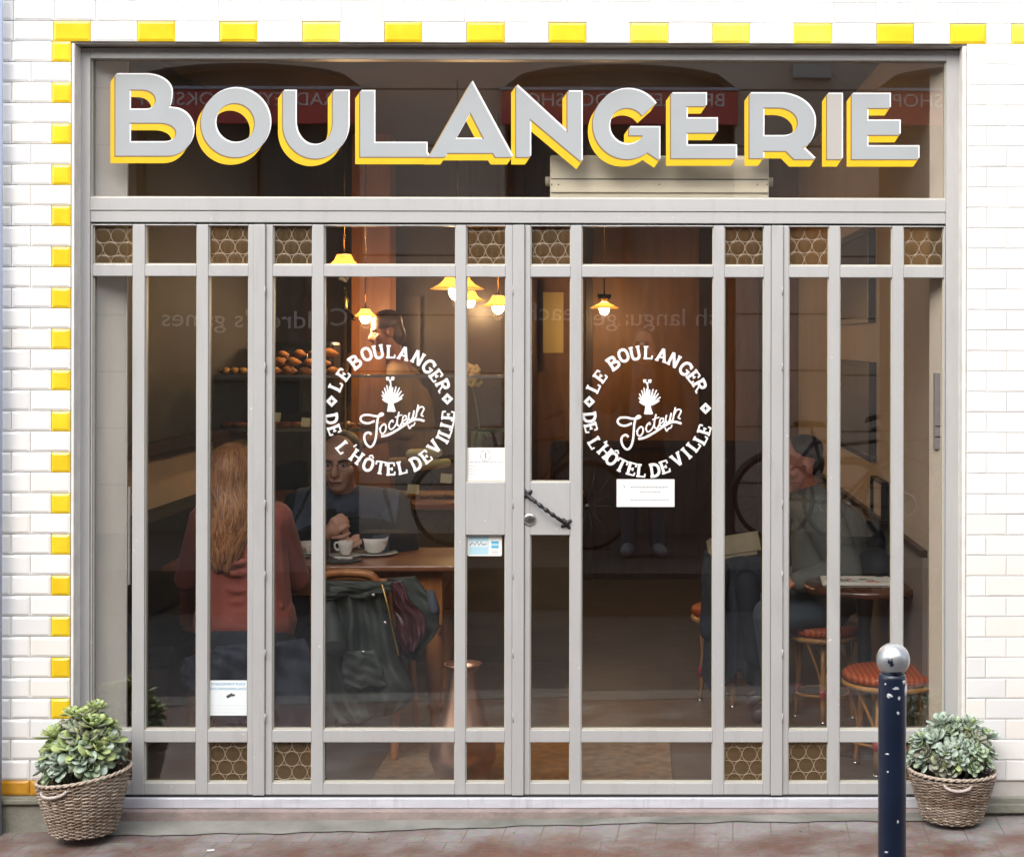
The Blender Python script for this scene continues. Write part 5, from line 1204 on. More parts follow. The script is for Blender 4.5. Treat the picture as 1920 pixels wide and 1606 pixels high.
mb = MB(); mb.tube(spline([P(612, 1130, cy - .05), P(622, 1170, cy - .075), P(626, 1212, cy - .09)], 10), [.030 + .022 * (i / 20) for i in range(21)], 14)
sl_ = remesh(mb, 'sleeve', M_green, .007, 2, parent=ct)
mb = MB(); c = P(627, 1216, cy - .145); mb.ell(c, (.048, .012, .030), 18, 10); mb.build('cuff_opening', M_blackc, sl_)
mb = MB(); mb.cap(P(808, 1112, cy + .09), .016, P(814, 1142, cy + .085), .024); mb.build('knit_cuff', M_jean, ct)
mb = MB(); panel(mb, [(642, 1222), (640, 1262), (648, 1292)], [(706, 1218), (716, 1250), (722, 1284)], cy - .075, 1.0, .012, 16, nu=24, nv=20); mb.build('pocket_flap', M_green, ct)
mb = MB(); mb.tube(spline([P(716, 1094, cy - .05), P(728, 1140, cy - .075), P(738, 1190, cy - .08), P(748, 1230, cy - .08)], 8), .004, 6); mb.build('zip', M_brass, ct)
for u, v in ((700, 1115), (681, 1222), (722, 1167)): c = P(u, v, cy - .085); mb = MB(); mb.ell(c, (.007, .004, .007), 10, 6); mb.build('stud', M_steel, ct)
# navy coat hanging round the woman's seat
ny = .44; nc = thing('navy_coat', 'navy coat spread round the seat behind the woman', 'coat', (wpx, ny, .4))
M_nw = mat('navy_wool', (0.024, 0.030, 0.050), .85, var=.3, scale=7, bump=.25, bscale=60)
mb = MB(); panel(mb, [(396, 1222), (380, 1250), (372, 1300), (378, 1350)], [(572, 1196), (584, 1240), (588, 1300), (576, 1372)], ny + .02, 2.3, .034, 21); mb.build('coat_body', M_nw, nc)
mb = MB(); panel(mb, [(404, 1212), (388, 1240), (392, 1282)], [(520, 1200), (505, 1250), (476, 1330)], ny - .03, 1.3, .026, 23, nu=30, nv=30); mb.build('folded_sleeve', M_nw, nc)
mb = MB(); panel(mb, [(346, 1232), (338, 1262), (346, 1292)], [(372, 1228), (382, 1266), (374, 1304)], ny + .10, .8, .02, 25, nu=20, nv=20); mb.build('coat_tail', M_nw, nc)
# dark coat on the right chair
dy = 1.55; dc = thing('dark_coat', 'bulky dark coat hung over the chair beside the man in grey', 'coat', (rcx, dy, .5))
mb = MB(); drape(mb, P(1318, 1000, dy).x, P(1428, 1000, dy).x, dy - .05, P(0, 1040, dy).z, P(0, 1272, dy).z, 2.1, .035, 31, hem=.05, flare=.1); mb.build('coat_body', M_navy, dc)
mb = MB(); mb.cap(P(1345, 1070, dy - .1), .06, P(1330, 1180, dy - .13), .05); mb.cap(P(1400, 1090, dy - .1), .06, P(1415, 1230, dy - .12), .05); remesh(mb, 'sleeve', M_navy, .012, 3, parent=dc)
fp = P(1371, 1022, dy - .06); o = thing('newspaper', 'old folded newspaper resting on top of the dark coat', 'newspaper', fp)
mb = MB(); vs = []; n = 18
M = Matrix.Translation(fp) @ Euler((R(22), R(-9), 0)).to_matrix().to_4x4()
pr = [(-.09, -.004), (.05, -.006), (.082, .0), (.088, .014), (.07, .024), (-.085, .018), (-.085, .012), (.06, .017), (.076, .010), (.05, .002), (-.09, .004)]
for x_ in (-.11, .11): vs += [M @ Vector((x_ + .02 * (v > .01), -.02 + u * .4, v + u * .35)) for u, v in pr]
n = len(pr); mb.add(vs, [tuple(range(n)), tuple(range(2 * n - 1, n - 1, -1))] + [(i, (i + 1) % n, n + (i + 1) % n, n + i) for i in range(n)]); mb.build('folded_pages', M_newsd, o)

# ------------------------------------------------------------------ people
def head_prims(mb, c, f, s=1.0, up=Vector((0, 0, 1))):
    """c head centre, f facing direction; returns a frame matrix (x right, y forward, z up)"""
    f = Vector(f).normalized(); x = f.cross(up).normalized(); u = x.cross(f).normalized(); M = Matrix((x, f, u)).transposed(); c = Vector(c)
    def E(p, r, m=None): mb.ell(c + M @ (Vector(p) * s), [v * s for v in r], 18, 12, M=M)
    E((0, -.012, .035), (.074, .094, .085)); E((0, .022, -.03), (.058, .066, .078)); E((0, .048, -.082), (.034, .034, .03)); E((0, .058, .028), (.05, .03, .02))
    mb.cap(c + M @ Vector((0, .082, .012)) * s, .010 * s, c + M @ Vector((0, .104, -.026)) * s, .015 * s); E((0, .096, -.030), (.020, .014, .011))
    E((0, .078, -.058), (.026, .014, .010)); E((0, .074, -.070), (.022, .014, .009))
    for q in (-1, 1):
        E((q * .044, .052, -.020), (.024, .026, .022)); E((q * .077, -.012, -.008), (.010, .020, .032)); E((q * .078, -.016, -.026), (.008, .012, .013))
    return M
def hand(mb, w, d, up, s=1.0, curl=.5, thumb=1):
    """palm + five fingers, w wrist, d pointing direction, up back-of-hand normal"""
    w = Vector(w); d = Vector(d).normalized(); up = Vector(up); up = (up - d * up.dot(d)).normalized(); sd = d.cross(up)
    mb.cap(w, .025 * s, w + d * .05 * s, .030 * s)
    for k in range(4):
        mb.cap(w + d * .03 * s + sd * (k - 1.5) * .012 * s, .014 * s, w + d * .085 * s + sd * (k - 1.5) * .019 * s, .0125 * s, 10)
        b = w + d * .088 * s + sd * (k - 1.5) * .020 * s; L = (.034, .040, .038, .030)[k] * s; a = curl
        for j in range(3):
            dd = d * math.cos(a) - up * math.sin(a); e = b + dd * L * (1, .72, .55)[j]; mb.cap(b, (.0092, .0085, .0078)[j] * s, e, (.0085, .0078, .0068)[j] * s, 8); b = e; a += curl
    b = w + d * .03 * s + sd * thumb * .028 * s; e = b + (d * .7 + sd * thumb * .6 - up * .3).normalized() * .045 * s; mb.cap(b, .013 * s, e, .0105 * s, 8); mb.cap(e, .0105 * s, e + (d * .9 + sd * thumb * .1 - up * .45).normalized() * .032 * s, .008 * s, 8)
def ppl(label, J, head_f, skin=M_skin, voxel=.0055, hs=1.0, curl=.6, handup=Vector((0, 0, 1))):
    """J: joints head, neck, chest, pelvis, shL shR elL elR wrL wrR hipL hipR knL knR anL anR toeL toeR"""
    J = {k: Vector(v) for k, v in J.items()}; mb = MB(); M = head_prims(mb, J['head'], head_f, hs)
    mb.cap(J['head'] - M.col[2] * .05 * hs - M.col[1] * .012, .052 * hs, J['neck'], .055)
    mb.cap(J['neck'], .07, J['chest'], .115); mb.cap(J['chest'], .115, J['pelvis'], .115)
    for q in 'LR':
        mb.cap(J['neck'] - Vector((0, 0, .02)), .06, J['sh' + q], .05); mb.cap(J['sh' + q], .05, J['el' + q], .038); mb.cap(J['el' + q], .038, J['wr' + q], .025)
        mb.cap(J['pelvis'], .1, J['hip' + q], .085); mb.cap(J['hip' + q], .085, J['kn' + q], .055); mb.cap(J['kn' + q], .055, J['an' + q], .038); mb.cap(J['an' + q], .036, J['toe' + q], .03)
        dd = (J['wr' + q] - J['el' + q]).normalized()
        if 'hd' + q in J: dd = J['hd' + q]
        hu = J.get('hu' + q, handup); hand(mb, J['wr' + q], dd, hu, 1.0, curl, 1 if q == 'R' else -1)
    o = remesh(mb, 'person', skin, voxel, 1, label=label, cat='person'); return o, M, J
def garment(par, name, m, caps, voxel=.009, smooth=4, matfn=None, folds=None):
    mb = MB()
    for c in caps:
        if len(c) == 4: mb.cap(c[0], c[1], c[2], c[3], 16)
        else: mb.ell(c[0], c[1], 18, 12)
    if folds: folds(mb)
    return remesh(mb, name, m, voxel, smooth, matfn=matfn, parent=par)
def face_bits(par, c, M, s, brow, glasses=True):
    c = Vector(c)
    def W(p): return c + M @ (Vector(p) * s)
    for q in (-1, 1):
        mb = MB(); mb.ell(W((q * .031, .071, .004)), (.0105 * s, .007 * s, .0055 * s), 12, 8, M=M); e = mb.build('eye', mat('eye_white', (.45, .42, .40), .3), par)
        mb = MB(); mb.ell(W((q * .031, .0772, .004)), (.0045 * s, .0022 * s, .0045 * s), 10, 6, M=M); mb.build('iris', M_haird, e)
        mb = MB(); mb.tube([W((q * .012, .085, .021)), W((q * .032, .083, .026)), W((q * .05, .068, .019))], [.004 * s, .0045 * s, .003 * s], 8); mb.build('eyebrow', brow, par)
    mb = MB(); mb.tube([W((-.024, .084, -.064)), W((-.01, .0925, -.063)), W((.01, .0925, -.063)), W((.024, .084, -.064))], [.002 * s, .0038 * s, .0038 * s, .002 * s], 8); mb.build('mouth', mat('lip', (.20, .055, .045), .5), par)
    if glasses:
        mb = MB()
        for q in (-1, 1):
            mb.tube([W((q * .033 + .023 * math.cos(a * .3927), .092, .002 + .018 * math.sin(a * .3927))) for a in range(16)], .0011 * s, 6, closed=True)
            mb.tube([W((q * .056, .09, .006)), W((q * .08, .03, .006)), W((q * .08, -.02, .0))], .0011 * s, 6)
        mb.tube([W((-.011, .093, .005)), W((0, .098, .009)), W((.011, .093, .005))], .0011 * s, 6); mb.build('glasses', M_black, par)

# the woman, seen from behind
W0 = lambda px, py, y: P(px, py, y)
yW = .70
JW = dict(head=W0(436, 884, .74), neck=W0(446, 948, .72), chest=W0(456, 1030, .71), pelvis=(wpx, .68, .53),
          shL=W0(386, 975, .72), shR=W0(517, 972, .72), elL=W0(352, 1085, .82), elR=W0(556, 1085, .86), wrL=W0(370, 1060, 1.06), wrR=(onT(548, 1.1), 1.10, TZ + .035),
          hipL=(wpx - .09, .75, .52), hipR=(wpx + .09, .75, .52), knL=(wpx - .11, 1.12, .53), knR=(wpx + .11, 1.12, .53), anL=(wpx - .1, 1.1, .12), anR=(wpx + .1, 1.12, .12), toeL=(wpx - .1, 1.24, .06), toeR=(wpx + .1, 1.26, .06))
wo, M, J = ppl('woman seen from behind with long red blond hair and terracotta sweater, seated at the table', JW, (.35, 1, 0), M_skin, .007, hs=.98)
def wfold(mb):
    for k in range(5): z0 = .60 + .055 * k; mb.tube(spline([(wpx - .17 + .02 * k, .60, z0 + .03), (wpx, .565, z0 - .01 + .012 * (k % 2)), (wpx + .17 - .02 * k, .61, z0 + .035)], 6), .012, 8)
sw = garment(wo, 'sweater', M_swt, [(J['neck'] - Vector((0, 0, .01)), .06, J['neck'] - Vector((0, 0, .05)), .085), (J['chest'] + Vector((-.05, 0, .05)), .125, (wpx - .06, .68, .58), .135), (J['chest'] + Vector((.05, 0, .05)), .125, (wpx + .06, .68, .58), .135),
   (J['neck'] - Vector((0, 0, .05)), .07, J['shL'], .072), (J['neck'] - Vector((0, 0, .05)), .07, J['shR'], .072), (J['shL'], .07, J['elL'], .056), (J['elL'], .056, J['wrL'], .040), (J['shR'], .07, J['elR'], .058), (J['elR'], .058, J['wrR'] - Vector((0, .02, 0)), .040),
   ((wpx - .07, .68, .56), .14, (wpx + .07, .68, .56), .14)], .007, 2, folds=wfold)
garment(wo, 'trousers', M_navy, [((wpx - .07, .66, .49), .13, (wpx + .07, .66, .49), .13), (J['hipL'], .105, J['knL'], .075), (J['hipR'], .105, J['knR'], .075), (J['knL'], .075, J['anL'], .055), (J['knR'], .075, J['anR'], .055)], .01)
garment(wo, 'shoe', M_black, [(J['anL'] - Vector((0, 0, .04)), .048, J['toeL'], .042), (J['anR'] - Vector((0, 0, .04)), .048, J['toeR'], .042)], .008)
# hair: an underlying mass plus several hundred wavy locks lying on it
mb = MB(); hc = J['head']
ST = [(hc.z + .118, hc.x, .02, .735, .02), (hc.z + .09, hc.x, .070, .73, .085), (hc.z + .035, hc.x, .092, .725, .118), (hc.z - .05, hc.x - .004, .095, .700, .105), (P(0, 950, .6).z, P(432, 0, .6).x, .100, .665, .105), (P(0, 1000, .58).z, P(424, 0, .58).x, .100, .620, .080), (P(0, 1040, .57).z, P(420, 0, .57).x, .075, .590, .052), (P(0, 1068, .56).z, P(418, 0, .56).x, .035, .570, .022)]
def hair_at(z):
    for i in range(len(ST) - 1):
        a, b = ST[i], ST[i + 1]
        if z >= b[0]: t = max(0, min(1, (a[0] - z) / (a[0] - b[0]))); return [a[k] + (b[k] - a[k]) * t for k in range(1, 5)]
    return list(ST[-1][1:])
vs = []; NZ, NA = 40, 28; zt_, zb2 = ST[0][0], ST[-1][0]
for j in range(NZ + 1):
    z = zt_ + (zb2 - zt_) * j / NZ; x, w_, y, d = hair_at(z)
    for k in range(NA): a = 2 * math.pi * k / NA; vs.append((x + w_ * .94 * math.sin(a), y - d * .94 * math.cos(a) * (1 if math.cos(a) > 0 else (.9 if z > hc.z - .02 else .3)), z))
fs = [(j * NA + k, j * NA + (k + 1) % NA, (j + 1) * NA + (k + 1) % NA, (j + 1) * NA + k) for j in range(NZ) for k in range(NA)] + [tuple(range(NA)), tuple(reversed(range(NZ * NA, NZ * NA + NA)))]
mb.add(vs, fs, 0, True); hair = mb.build('hair', M_hairr, wo)
mb = MB(); rr = random.Random(12)
for k in range(620):
    cl = rr.randint(0, 44); rc = random.Random(cl); a0_ = -1.9 + 3.8 * cl / 44 + rr.uniform(-.09, .09); top_ = rr.random() < .7; z0 = zt_ - .004 if top_ else rr.uniform(hc.z - .15, zt_ - .03)
    zend = zb2 + (rc.uniform(-.03, .13) + rr.uniform(0, .02)) * (1 if abs(a0_) > .5 else .7); ph = rc.uniform(0, 6.28) + rr.uniform(-.4, .4); fr = rc.uniform(18, 34); am = rc.uniform(.012, .034); pts = []; n = 26
    for j in range(n):
        z = z0 + (zend - z0) * j / (n - 1); x, w_, y, d = hair_at(z); t = j / (n - 1)
        a = a0_ * (1 - .2 * t) + am * 9 * t * math.sin(ph + fr * (z0 - z)) ; o_ = 1.0 + .05 * math.sin(ph * 3 + z * 40) * t
        pts.append((x + w_ * o_ * math.sin(a), y - d * o_ * math.cos(a), z + .0))
    mb.tube(pts, [.0040 * (1 - .75 * (i / (n - 1)) ** 3) for i in range(n)], 5, mi=rr.choice([0, 0, 1, 2]))
mb.build('hair_lock', [M_hairr, mat('golden_lock', (.50, .25, .10), .4), mat('brown_lock', (.17, .065, .025), .45)], hair)

# the man facing the window
hM = P(638, 868, 1.50); yM = 1.66
JM = dict(head=hM, neck=P(645, 928, 1.58), chest=P(655, 985, 1.66), pelvis=(mpx, 1.86, .54), shL=P(738, 952, 1.66), shR=P(566, 950, 1.68), elL=P(758, 1022, 1.50), elR=P(545, 1025, 1.50), wrL=P(690, 1012, 1.30), wrR=P(612, 1004, 1.335),
          hipL=(mpx + .09, 1.78, .52), hipR=(mpx - .09, 1.78, .52), knL=(mpx + .16, 1.40, .53), knR=(mpx - .13, 1.40, .53), anL=(mpx + .16, 1.45, .12), anR=(mpx - .12, 1.45, .12), toeL=(mpx + .17, 1.33, .06), toeR=(mpx - .12, 1.33, .06), hdR=Vector((.35, -.25, .35)), huR=Vector((0, -1, .3)), hdL=Vector((-1, -.15, -.05)))
mo, M, J = ppl('elderly man with glasses and slate blue and black jacket facing the window over his coffee', JM, (-.06, -1, -.10), M_skin, .005, hs=1.13, curl=.95)
face_bits(mo, hM, M, 1.13, M_hairg)
mb = MB(); W_ = lambda p: hM + M @ (Vector(p) * 1.13)
mb.ell(W_((0, -.036, .058)), [v * 1.13 for v in (.079, .086, .072)], 20, 14, M=M)
for q in (-1, 1): mb.ell(W_((q * .072, -.035, .015)), [v * 1.13 for v in (.016, .045, .045)], 12, 8, M=M)
remesh(mb, 'hair', M_hairg, .007, 3, parent=mo)
mb = MB()
def jm(c):
    u = c.x - J['chest'].x; zz = c.z - J['chest'].z; 
    if abs(u) > .24: return 0
    zz = zz          # slate yoke above a drooping black band, slate panel on the upper sleeve
    if zz > .055 - .9 * (u - .05) ** 2 + (.05 if abs(u + .07) < .04 else 0): 
        return 0 if abs(zz - (.10 - 2.6 * (abs(u) - .2))) < .022 and .12 < abs(u) < .25 else 1
    return 1 if .17 < u < .235 and -.10 < zz < .0 else 0
garment(mo, 'jacket', [M_blackc, M_slate], [(J['neck'] + Vector((0, .01, .0)), .068, J['neck'] - Vector((0, 0, .04)), .095), (J['chest'] + Vector((-.07, 0, .03)), .135, (mpx - .07, 1.82, .60), .15), (J['chest'] + Vector((.07, 0, .03)), .135, (mpx + .07, 1.82, .60), .15),
   (J['neck'] - Vector((0, 0, .03)), .085, J['shL'], .09), (J['neck'] - Vector((0, 0, .03)), .085, J['shR'], .09), (J['shL'], .088, J['elL'], .07), (J['elL'], .07, J['wrL'], .048), (J['shR'], .088, J['elR'], .07), (J['elR'], .07, J['wrR'] - Vector((.03, 0, .0)), .046)], .0075, 3, matfn=jm)
garment(mo, 'trousers', M_navy, [((mpx - .07, 1.86, .50), .13, (mpx + .07, 1.86, .50), .13), (J['hipL'], .1, J['knL'], .075), (J['hipR'], .1, J['knR'], .075), (J['knL'], .075, J['anL'], .055), (J['knR'], .075, J['anR'], .055)], .01)
garment(mo, 'shoe', M_black, [(J['anL'] - Vector((0, 0, .04)), .048, J['toeL'], .042), (J['anR'] - Vector((0, 0, .04)), .048, J['toeR'], .042)], .008)

# the man in the grey jacket on the right, seen in profile
hR = P(1497, 872, 1.34); px0 = P(1548, 1100, 1.36).x
JR = dict(head=hR, neck=P(1518, 930, 1.36), chest=P(1552, 1000, 1.36), pelvis=(px0, 1.36, .55), shL=P(1540, 965, 1.17), shR=P(1545, 960, 1.54), elL=P(1590, 1075, 1.10), elR=P(1560, 1070, 1.6), wrL=P(1500, 1090, 1.10), wrR=P(1470, 1085, 1.55),
          hipL=(px0 - .06, 1.26, .53), hipR=(px0 - .06, 1.46, .53), knL=(px0 - .26, 1.20, .50), knR=(px0 - .28, 1.50, .50), anL=(px0 - .22, 1.26, .12), anR=(px0 - .22, 1.5, .12), toeL=(px0 - .31, 1.22, .06), toeR=(px0 - .31, 1.5, .06))
ro, M, J = ppl('heavy man in a grey green jacket sitting sideways on the stool behind the round table', JR, (-1, -.35, -.18), M_skinr, .0065, hs=1.06)
face_bits(ro, hR, M, 1.06, M_haird, True)
mb = MB(); mb.ell(hR + M @ Vector((0, -.032, .062)), (.085, .098, .072), 18, 12, M=M); mb.ell(hR + M @ Vector((0, -.07, .0)), (.075, .05, .07), 18, 12, M=M); remesh(mb, 'hair', M_haird, .009, 3, parent=ro)
garment(ro, 'jacket', M_grey, [(J['neck'], .075, J['neck'] - Vector((0, 0, .05)), .1), (J['chest'] + Vector((.0, -.06, .0)), .165, (px0 + .03, 1.29, .64), .175), (J['chest'] + Vector((.0, .06, .0)), .165, (px0 + .03, 1.43, .64), .175), (J['neck'] - Vector((0, 0, .03)), .09, J['shL'], .095), (J['neck'] - Vector((0, 0, .03)), .09, J['shR'], .095),
   (J['shL'], .092, J['elL'], .075), (J['elL'], .075, J['wrL'], .05), (J['shR'], .092, J['elR'], .075), (J['elR'], .075, J['wrR'], .05), (J['chest'] + Vector((.06, 0, -.02)), .14, (px0 + .05, 1.36, .7), .15)], .009, 3)
garment(ro, 'jeans', M_jean, [((px0, 1.30, .525), .115, (px0, 1.44, .525), .115), (J['hipL'], .105, J['knL'], .08), (J['hipR'], .105, J['knR'], .08), (J['knL'], .08, J['anL'], .06), (J['knR'], .08, J['anR'], .06)], .01)
garment(ro, 'shoe', M_black, [(J['anL'] - Vector((0, 0, .04)), .048, J['toeL'], .042), (J['anR'] - Vector((0, 0, .04)), .048, J['toeR'], .042)], .009)

# server behind the counter
hS = P(724, 622, 3.8); sx = P(765, 700, 3.85).x
JS = dict(head=hS, neck=hS + Vector((.06, .03, -.17)), chest=(sx, 3.85, 1.32), pelvis=(sx + .04, 3.86, .98), shL=(sx - .02, 3.66, 1.47), shR=(sx - .02, 4.03, 1.47), elL=(sx + .02, 3.60, 1.17), elR=(sx + .02, 4.08, 1.17), wrL=(sx - .22, 3.6, 1.10), wrR=(sx - .22, 4.02, 1.12),
          hipL=(sx + .04, 3.77, .94), hipR=(sx + .04, 3.95, .94), knL=(sx + .03, 3.77, .52), knR=(sx + .03, 3.95, .52), anL=(sx + .05, 3.77, .1), anR=(sx + .05, 3.95, .1), toeL=(sx - .1, 3.77, .06), toeR=(sx - .1, 3.95, .06))
se, M, J = ppl('server in a tan shirt standing behind the counter, turned to the left', JS, (-1, -.35, -.2), mat('shaded_ruddy_skin', (0.24, 0.095, 0.07), .55, var=.1), .009)  # skin colour darkened to stand in for dimmer light on the server
face_bits(se, hS, M, 1.0, M_haird, False)
mb = MB(); mb.ell(hS + M @ Vector((0, -.014, .055)), (.084, .098, .078), 16, 12, M=M); mb.ell(hS + M @ Vector((0, -.06, -.02)), (.072, .055, .08), 16, 12, M=M); remesh(mb, 'hair', mat('auburn_hair', (.045, .016, .01), .5), .01, 3, parent=se)
garment(se, 'shirt', M_tan, [(J['neck'] - Vector((0, 0, .02)), .065, J['chest'], .14), (J['chest'], .15, J['pelvis'], .145), (J['neck'] - Vector((0, 0, .05)), .07, J['shL'], .075), (J['neck'] - Vector((0, 0, .05)), .07, J['shR'], .075), (J['shL'], .075, J['elL'], .055), (J['shR'], .075, J['elR'], .055)], .01)
garment(se, 'trousers', M_navy, [(J['pelvis'], .135, J['pelvis'] - Vector((0, 0, .06)), .135), (J['hipL'], .1, J['knL'], .075), (J['hipR'], .1, J['knR'], .075), (J['knL'], .075, J['anL'], .055), (J['knR'], .075, J['anR'], .055)], .012)
garment(se, 'shoe', M_black, [(J['anL'] - Vector((0, 0, .04)), .048, J['toeL'], .042), (J['anR'] - Vector((0, 0, .04)), .048, J['toeR'], .042)], .01)

# ------------------------------------------------------------------ across the street, seen as reflections in the glass
OY = -7.6; OD = 13.6
def rx(px): return CAM.x + (px - 1205) * OD / FPX
def rz2(py): return CAM.z - (py - 640) * OD / FPX
opp = thing('opposite_building', 'pale stone building with arched shop bays across the street', 'building', (0, OY - .5, .1))
bays = [(235 - 710, 672 - 710), (235, 672), (945, 1378), (1650, 2090), (2360, 2800)]
mb = MB(); xs = sorted([rx(v) for b in bays for v in b]); H1 = rz2(160)
def piers(mb):
    ed = [-14] + xs + [14]
    for k in range(0, len(ed), 2): mb.box(ed[k], ed[k + 1], OY - .6, OY, -.2, H1 + .0)
    # arched heads
    for b in bays:
        xa, xb = rx(b[0]), rx(b[1]); n = 14; c = (xa + xb) / 2; hw = (xb - xa) / 2; za = H1; zt_ = rz2(118)
        top = 5.4; vs = []
        for i in range(n + 1):
            t = -1 + 2 * i / n; z = za + (zt_ - za) * math.sqrt(max(0, 1 - t * t)) ** .9
            vs += [(c + hw * t, OY, z), (c + hw * t, OY, top), (c + hw * t, OY - .6, z), (c + hw * t, OY - .6, top)]
        fs = []
        for i in range(n):
            a = i * 4; q = a + 4; fs += [(a, q, q + 1, a + 1), (a + 2, a + 3, q + 3, q + 2), (a, a + 2, q + 2, q), (a + 1, q + 1, q + 3, a + 3)]
        mb.add(vs, fs)
    for k in range(0, len(ed), 2): mb.box(ed[k], ed[k + 1], OY - .6, OY, H1 + .001, 5.4)
piers(mb); mb.build('stone_wall', M_stone, opp)
mb = MB()
for k in range(11): zz = .5 + k * .47; mb.box(-14, 14, OY, OY + .002, zz, zz + .014) if zz > rz2(105) else [mb.box(a, b, OY, OY + .002, zz, zz + .014) for a, b in zip(([-14] + xs + [14])[0::2], ([-14] + xs + [14])[1::2])]
mb.build('stone_joint', mat('stone_joint', (.10, .085, .07), .9), opp)
mb = MB()
for b in bays: mb.box(rx(b[0]), rx(b[1]), OY - .62, OY - .35, .1, rz2(105))
mb.build('shop_window', M_stoned, opp)
mb = MB()
for b in bays: mb.box(rx(b[0]) + .01, rx(b[1]) - .01, OY - .34, OY - .18, .1, 1.38); mb.box(rx(b[0]) + .01, rx(b[1]) - .01, OY - .34, OY - .14, 1.381, 1.43)
mb.build('stall_riser', M_dado, opp)
mb = MB()
for b in bays:
    for t in (0.0, .5, .97): x_ = rx(b[0]) + (rx(b[1]) - rx(b[0])) * t; mb.box(x_ + .005, x_ + .055, OY - .345, OY - .25, 1.431, rz2(235))
mb.build('window_post', mat('brown_window_post', (.10, .05, .035), .5), opp)
mb = MB(); x_ = rx(1522); mb.box(x_ - .16, x_ + .16, OY, OY + .1, rz2(146), rz2(118)); mb.build('floodlight', mat('lamp_grey', (.42, .45, .46), .5), label='small grey floodlight on the stone pier across the street', cat='floodlight')
for i, b in enumerate(bays[1:4]):
    xa, xb = rx(b[0]), rx(b[1]); o = thing('fascia_sign', ['red fascia board over the bay opposite the left panes', 'red fascia board over the bay opposite the right door', 'red fascia board over the bay beyond the right pier'][i], 'sign', ((xa + xb) / 2, OY + .1, rz2(200)), 'red shop fascia boards across the street')
    mb = MB(); mb.box(xa - .02, xb + .02, OY + .003, OY + .09, rz2(234), rz2(172)); mb.build('board', M_redsg, o)
    mb = MB(); mb.box(xa - .03, xb + .03, OY + .003, OY + .13, rz2(171.5), rz2(166)); mb.build('top_trim', M_pipe, o)
    mb = text_mb("BRADLEY'S BOOKSHOP", .155, ((xa + xb) / 2, OY + .096, rz2(190)), face=1, depth=.008, xs=1.08); mb.build('lettering', M_wtxt, o)
for (txt, px_, py_, sz, lab) in (("English language teaching", 1185, 588, .215, 'white painted English language lettering on the dark shop window across the street'), ("Children's games", 455, 596, .215, 'white painted games lettering on the dark shop window across the street')):
    mb = text_mb(txt, sz, (rx(px_), OY - .338, rz2(py_)), face=1, depth=.006, xs=1.1); mb.build('window_lettering', M_wtxt, label=lab, cat='lettering')
# bicycles parked opposite
def bicycle(x, y, z0, rz, label, colr):
    o = thing('bicycle', label, 'bicycle', (x, y, z0), 'bicycles parked across the street', rz)
    for wx in (-.52, .52):
        mb = MB(); mb.tube([(wx + .33 * math.cos(k * math.pi / 20), 0, .34 + .33 * math.sin(k * math.pi / 20)) for k in range(40)], .018, 8, closed=True)
        t = mb.build('wheel', M_rub, o, local=True); mb = MB()
        for k in range(14): a = k * math.pi / 7; mb.tube([(wx, .0, .34), (wx + .32 * math.cos(a), 0, .34 + .32 * math.sin(a))], .0018, 4)
        mb.tube([(wx, -.04, .34), (wx, .04, .34)], .02, 8); mb.build('spoke', M_steel, t, local=True)
        mb = MB(); mb.tube([(wx + .365 * math.cos(R(a)), 0, .34 + .365 * math.sin(R(a))) for a in range(15, 185, 10)], .014, 6); mb.build('mudguard', M_dado, o, local=True)
    mb = MB()
    for a, b in (((-.52, .0, .34), (-.05, 0, .30)), ((-.52, 0, .34), (-.17, 0, .80)), ((-.05, 0, .30), (-.19, 0, .86)), ((-.05, 0, .30), (.36, 0, .72)), ((-.17, 0, .78), (.34, 0, .84)), ((.33, 0, .92), (.40, 0, .62)), ((.40, 0, .62), (.52, 0, .34))): mb.tube([a, b], .015, 8)
    mb.build('frame', colr, o, local=True)
    mb = MB(); mb.ell((-.22, 0, .93), (.13, .07, .03), 14, 8); mb.tube([(-.20, 0, .9), (-.19, 0, .84)], .013, 8); mb.build('saddle', M_woodd, o, local=True)
    mb = MB(); mb.tube(spline([(.20, -.28, 1.0), (.34, -.2, 1.04), (.34, 0, 1.02), (.34, .2, 1.04), (.20, .28, 1.0)], 5), .012, 8); mb.tube([(.34, 0, 1.02), (.33, 0, .9)], .013, 8); mb.build('handlebar', M_black, o, local=True)
    mb = MB(); mb.tube([(-.05, -.09, .30), (-.05, .09, .30)], .012, 8); mb.tube([(-.05 + .09 * math.cos(k * .35), .05, .30 + .09 * math.sin(k * .35)) for k in range(18)], .008, 6, closed=True); mb.build('crankset', M_steel, o, local=True)
bicycle(CAM.x - .11 * 4.05 - .50 + .0, -6.75, .10, 0, 'dark bicycle with steel mudguards beside the photographer', M_black)
bicycle(rx(1560), -7.0, .10, .15, 'brown saddled bicycle opposite the right hand panes', M_bol)
bicycle(rx(1690), -6.85, .10, .1, 'second bicycle leaning beside the brown saddled one', M_black)
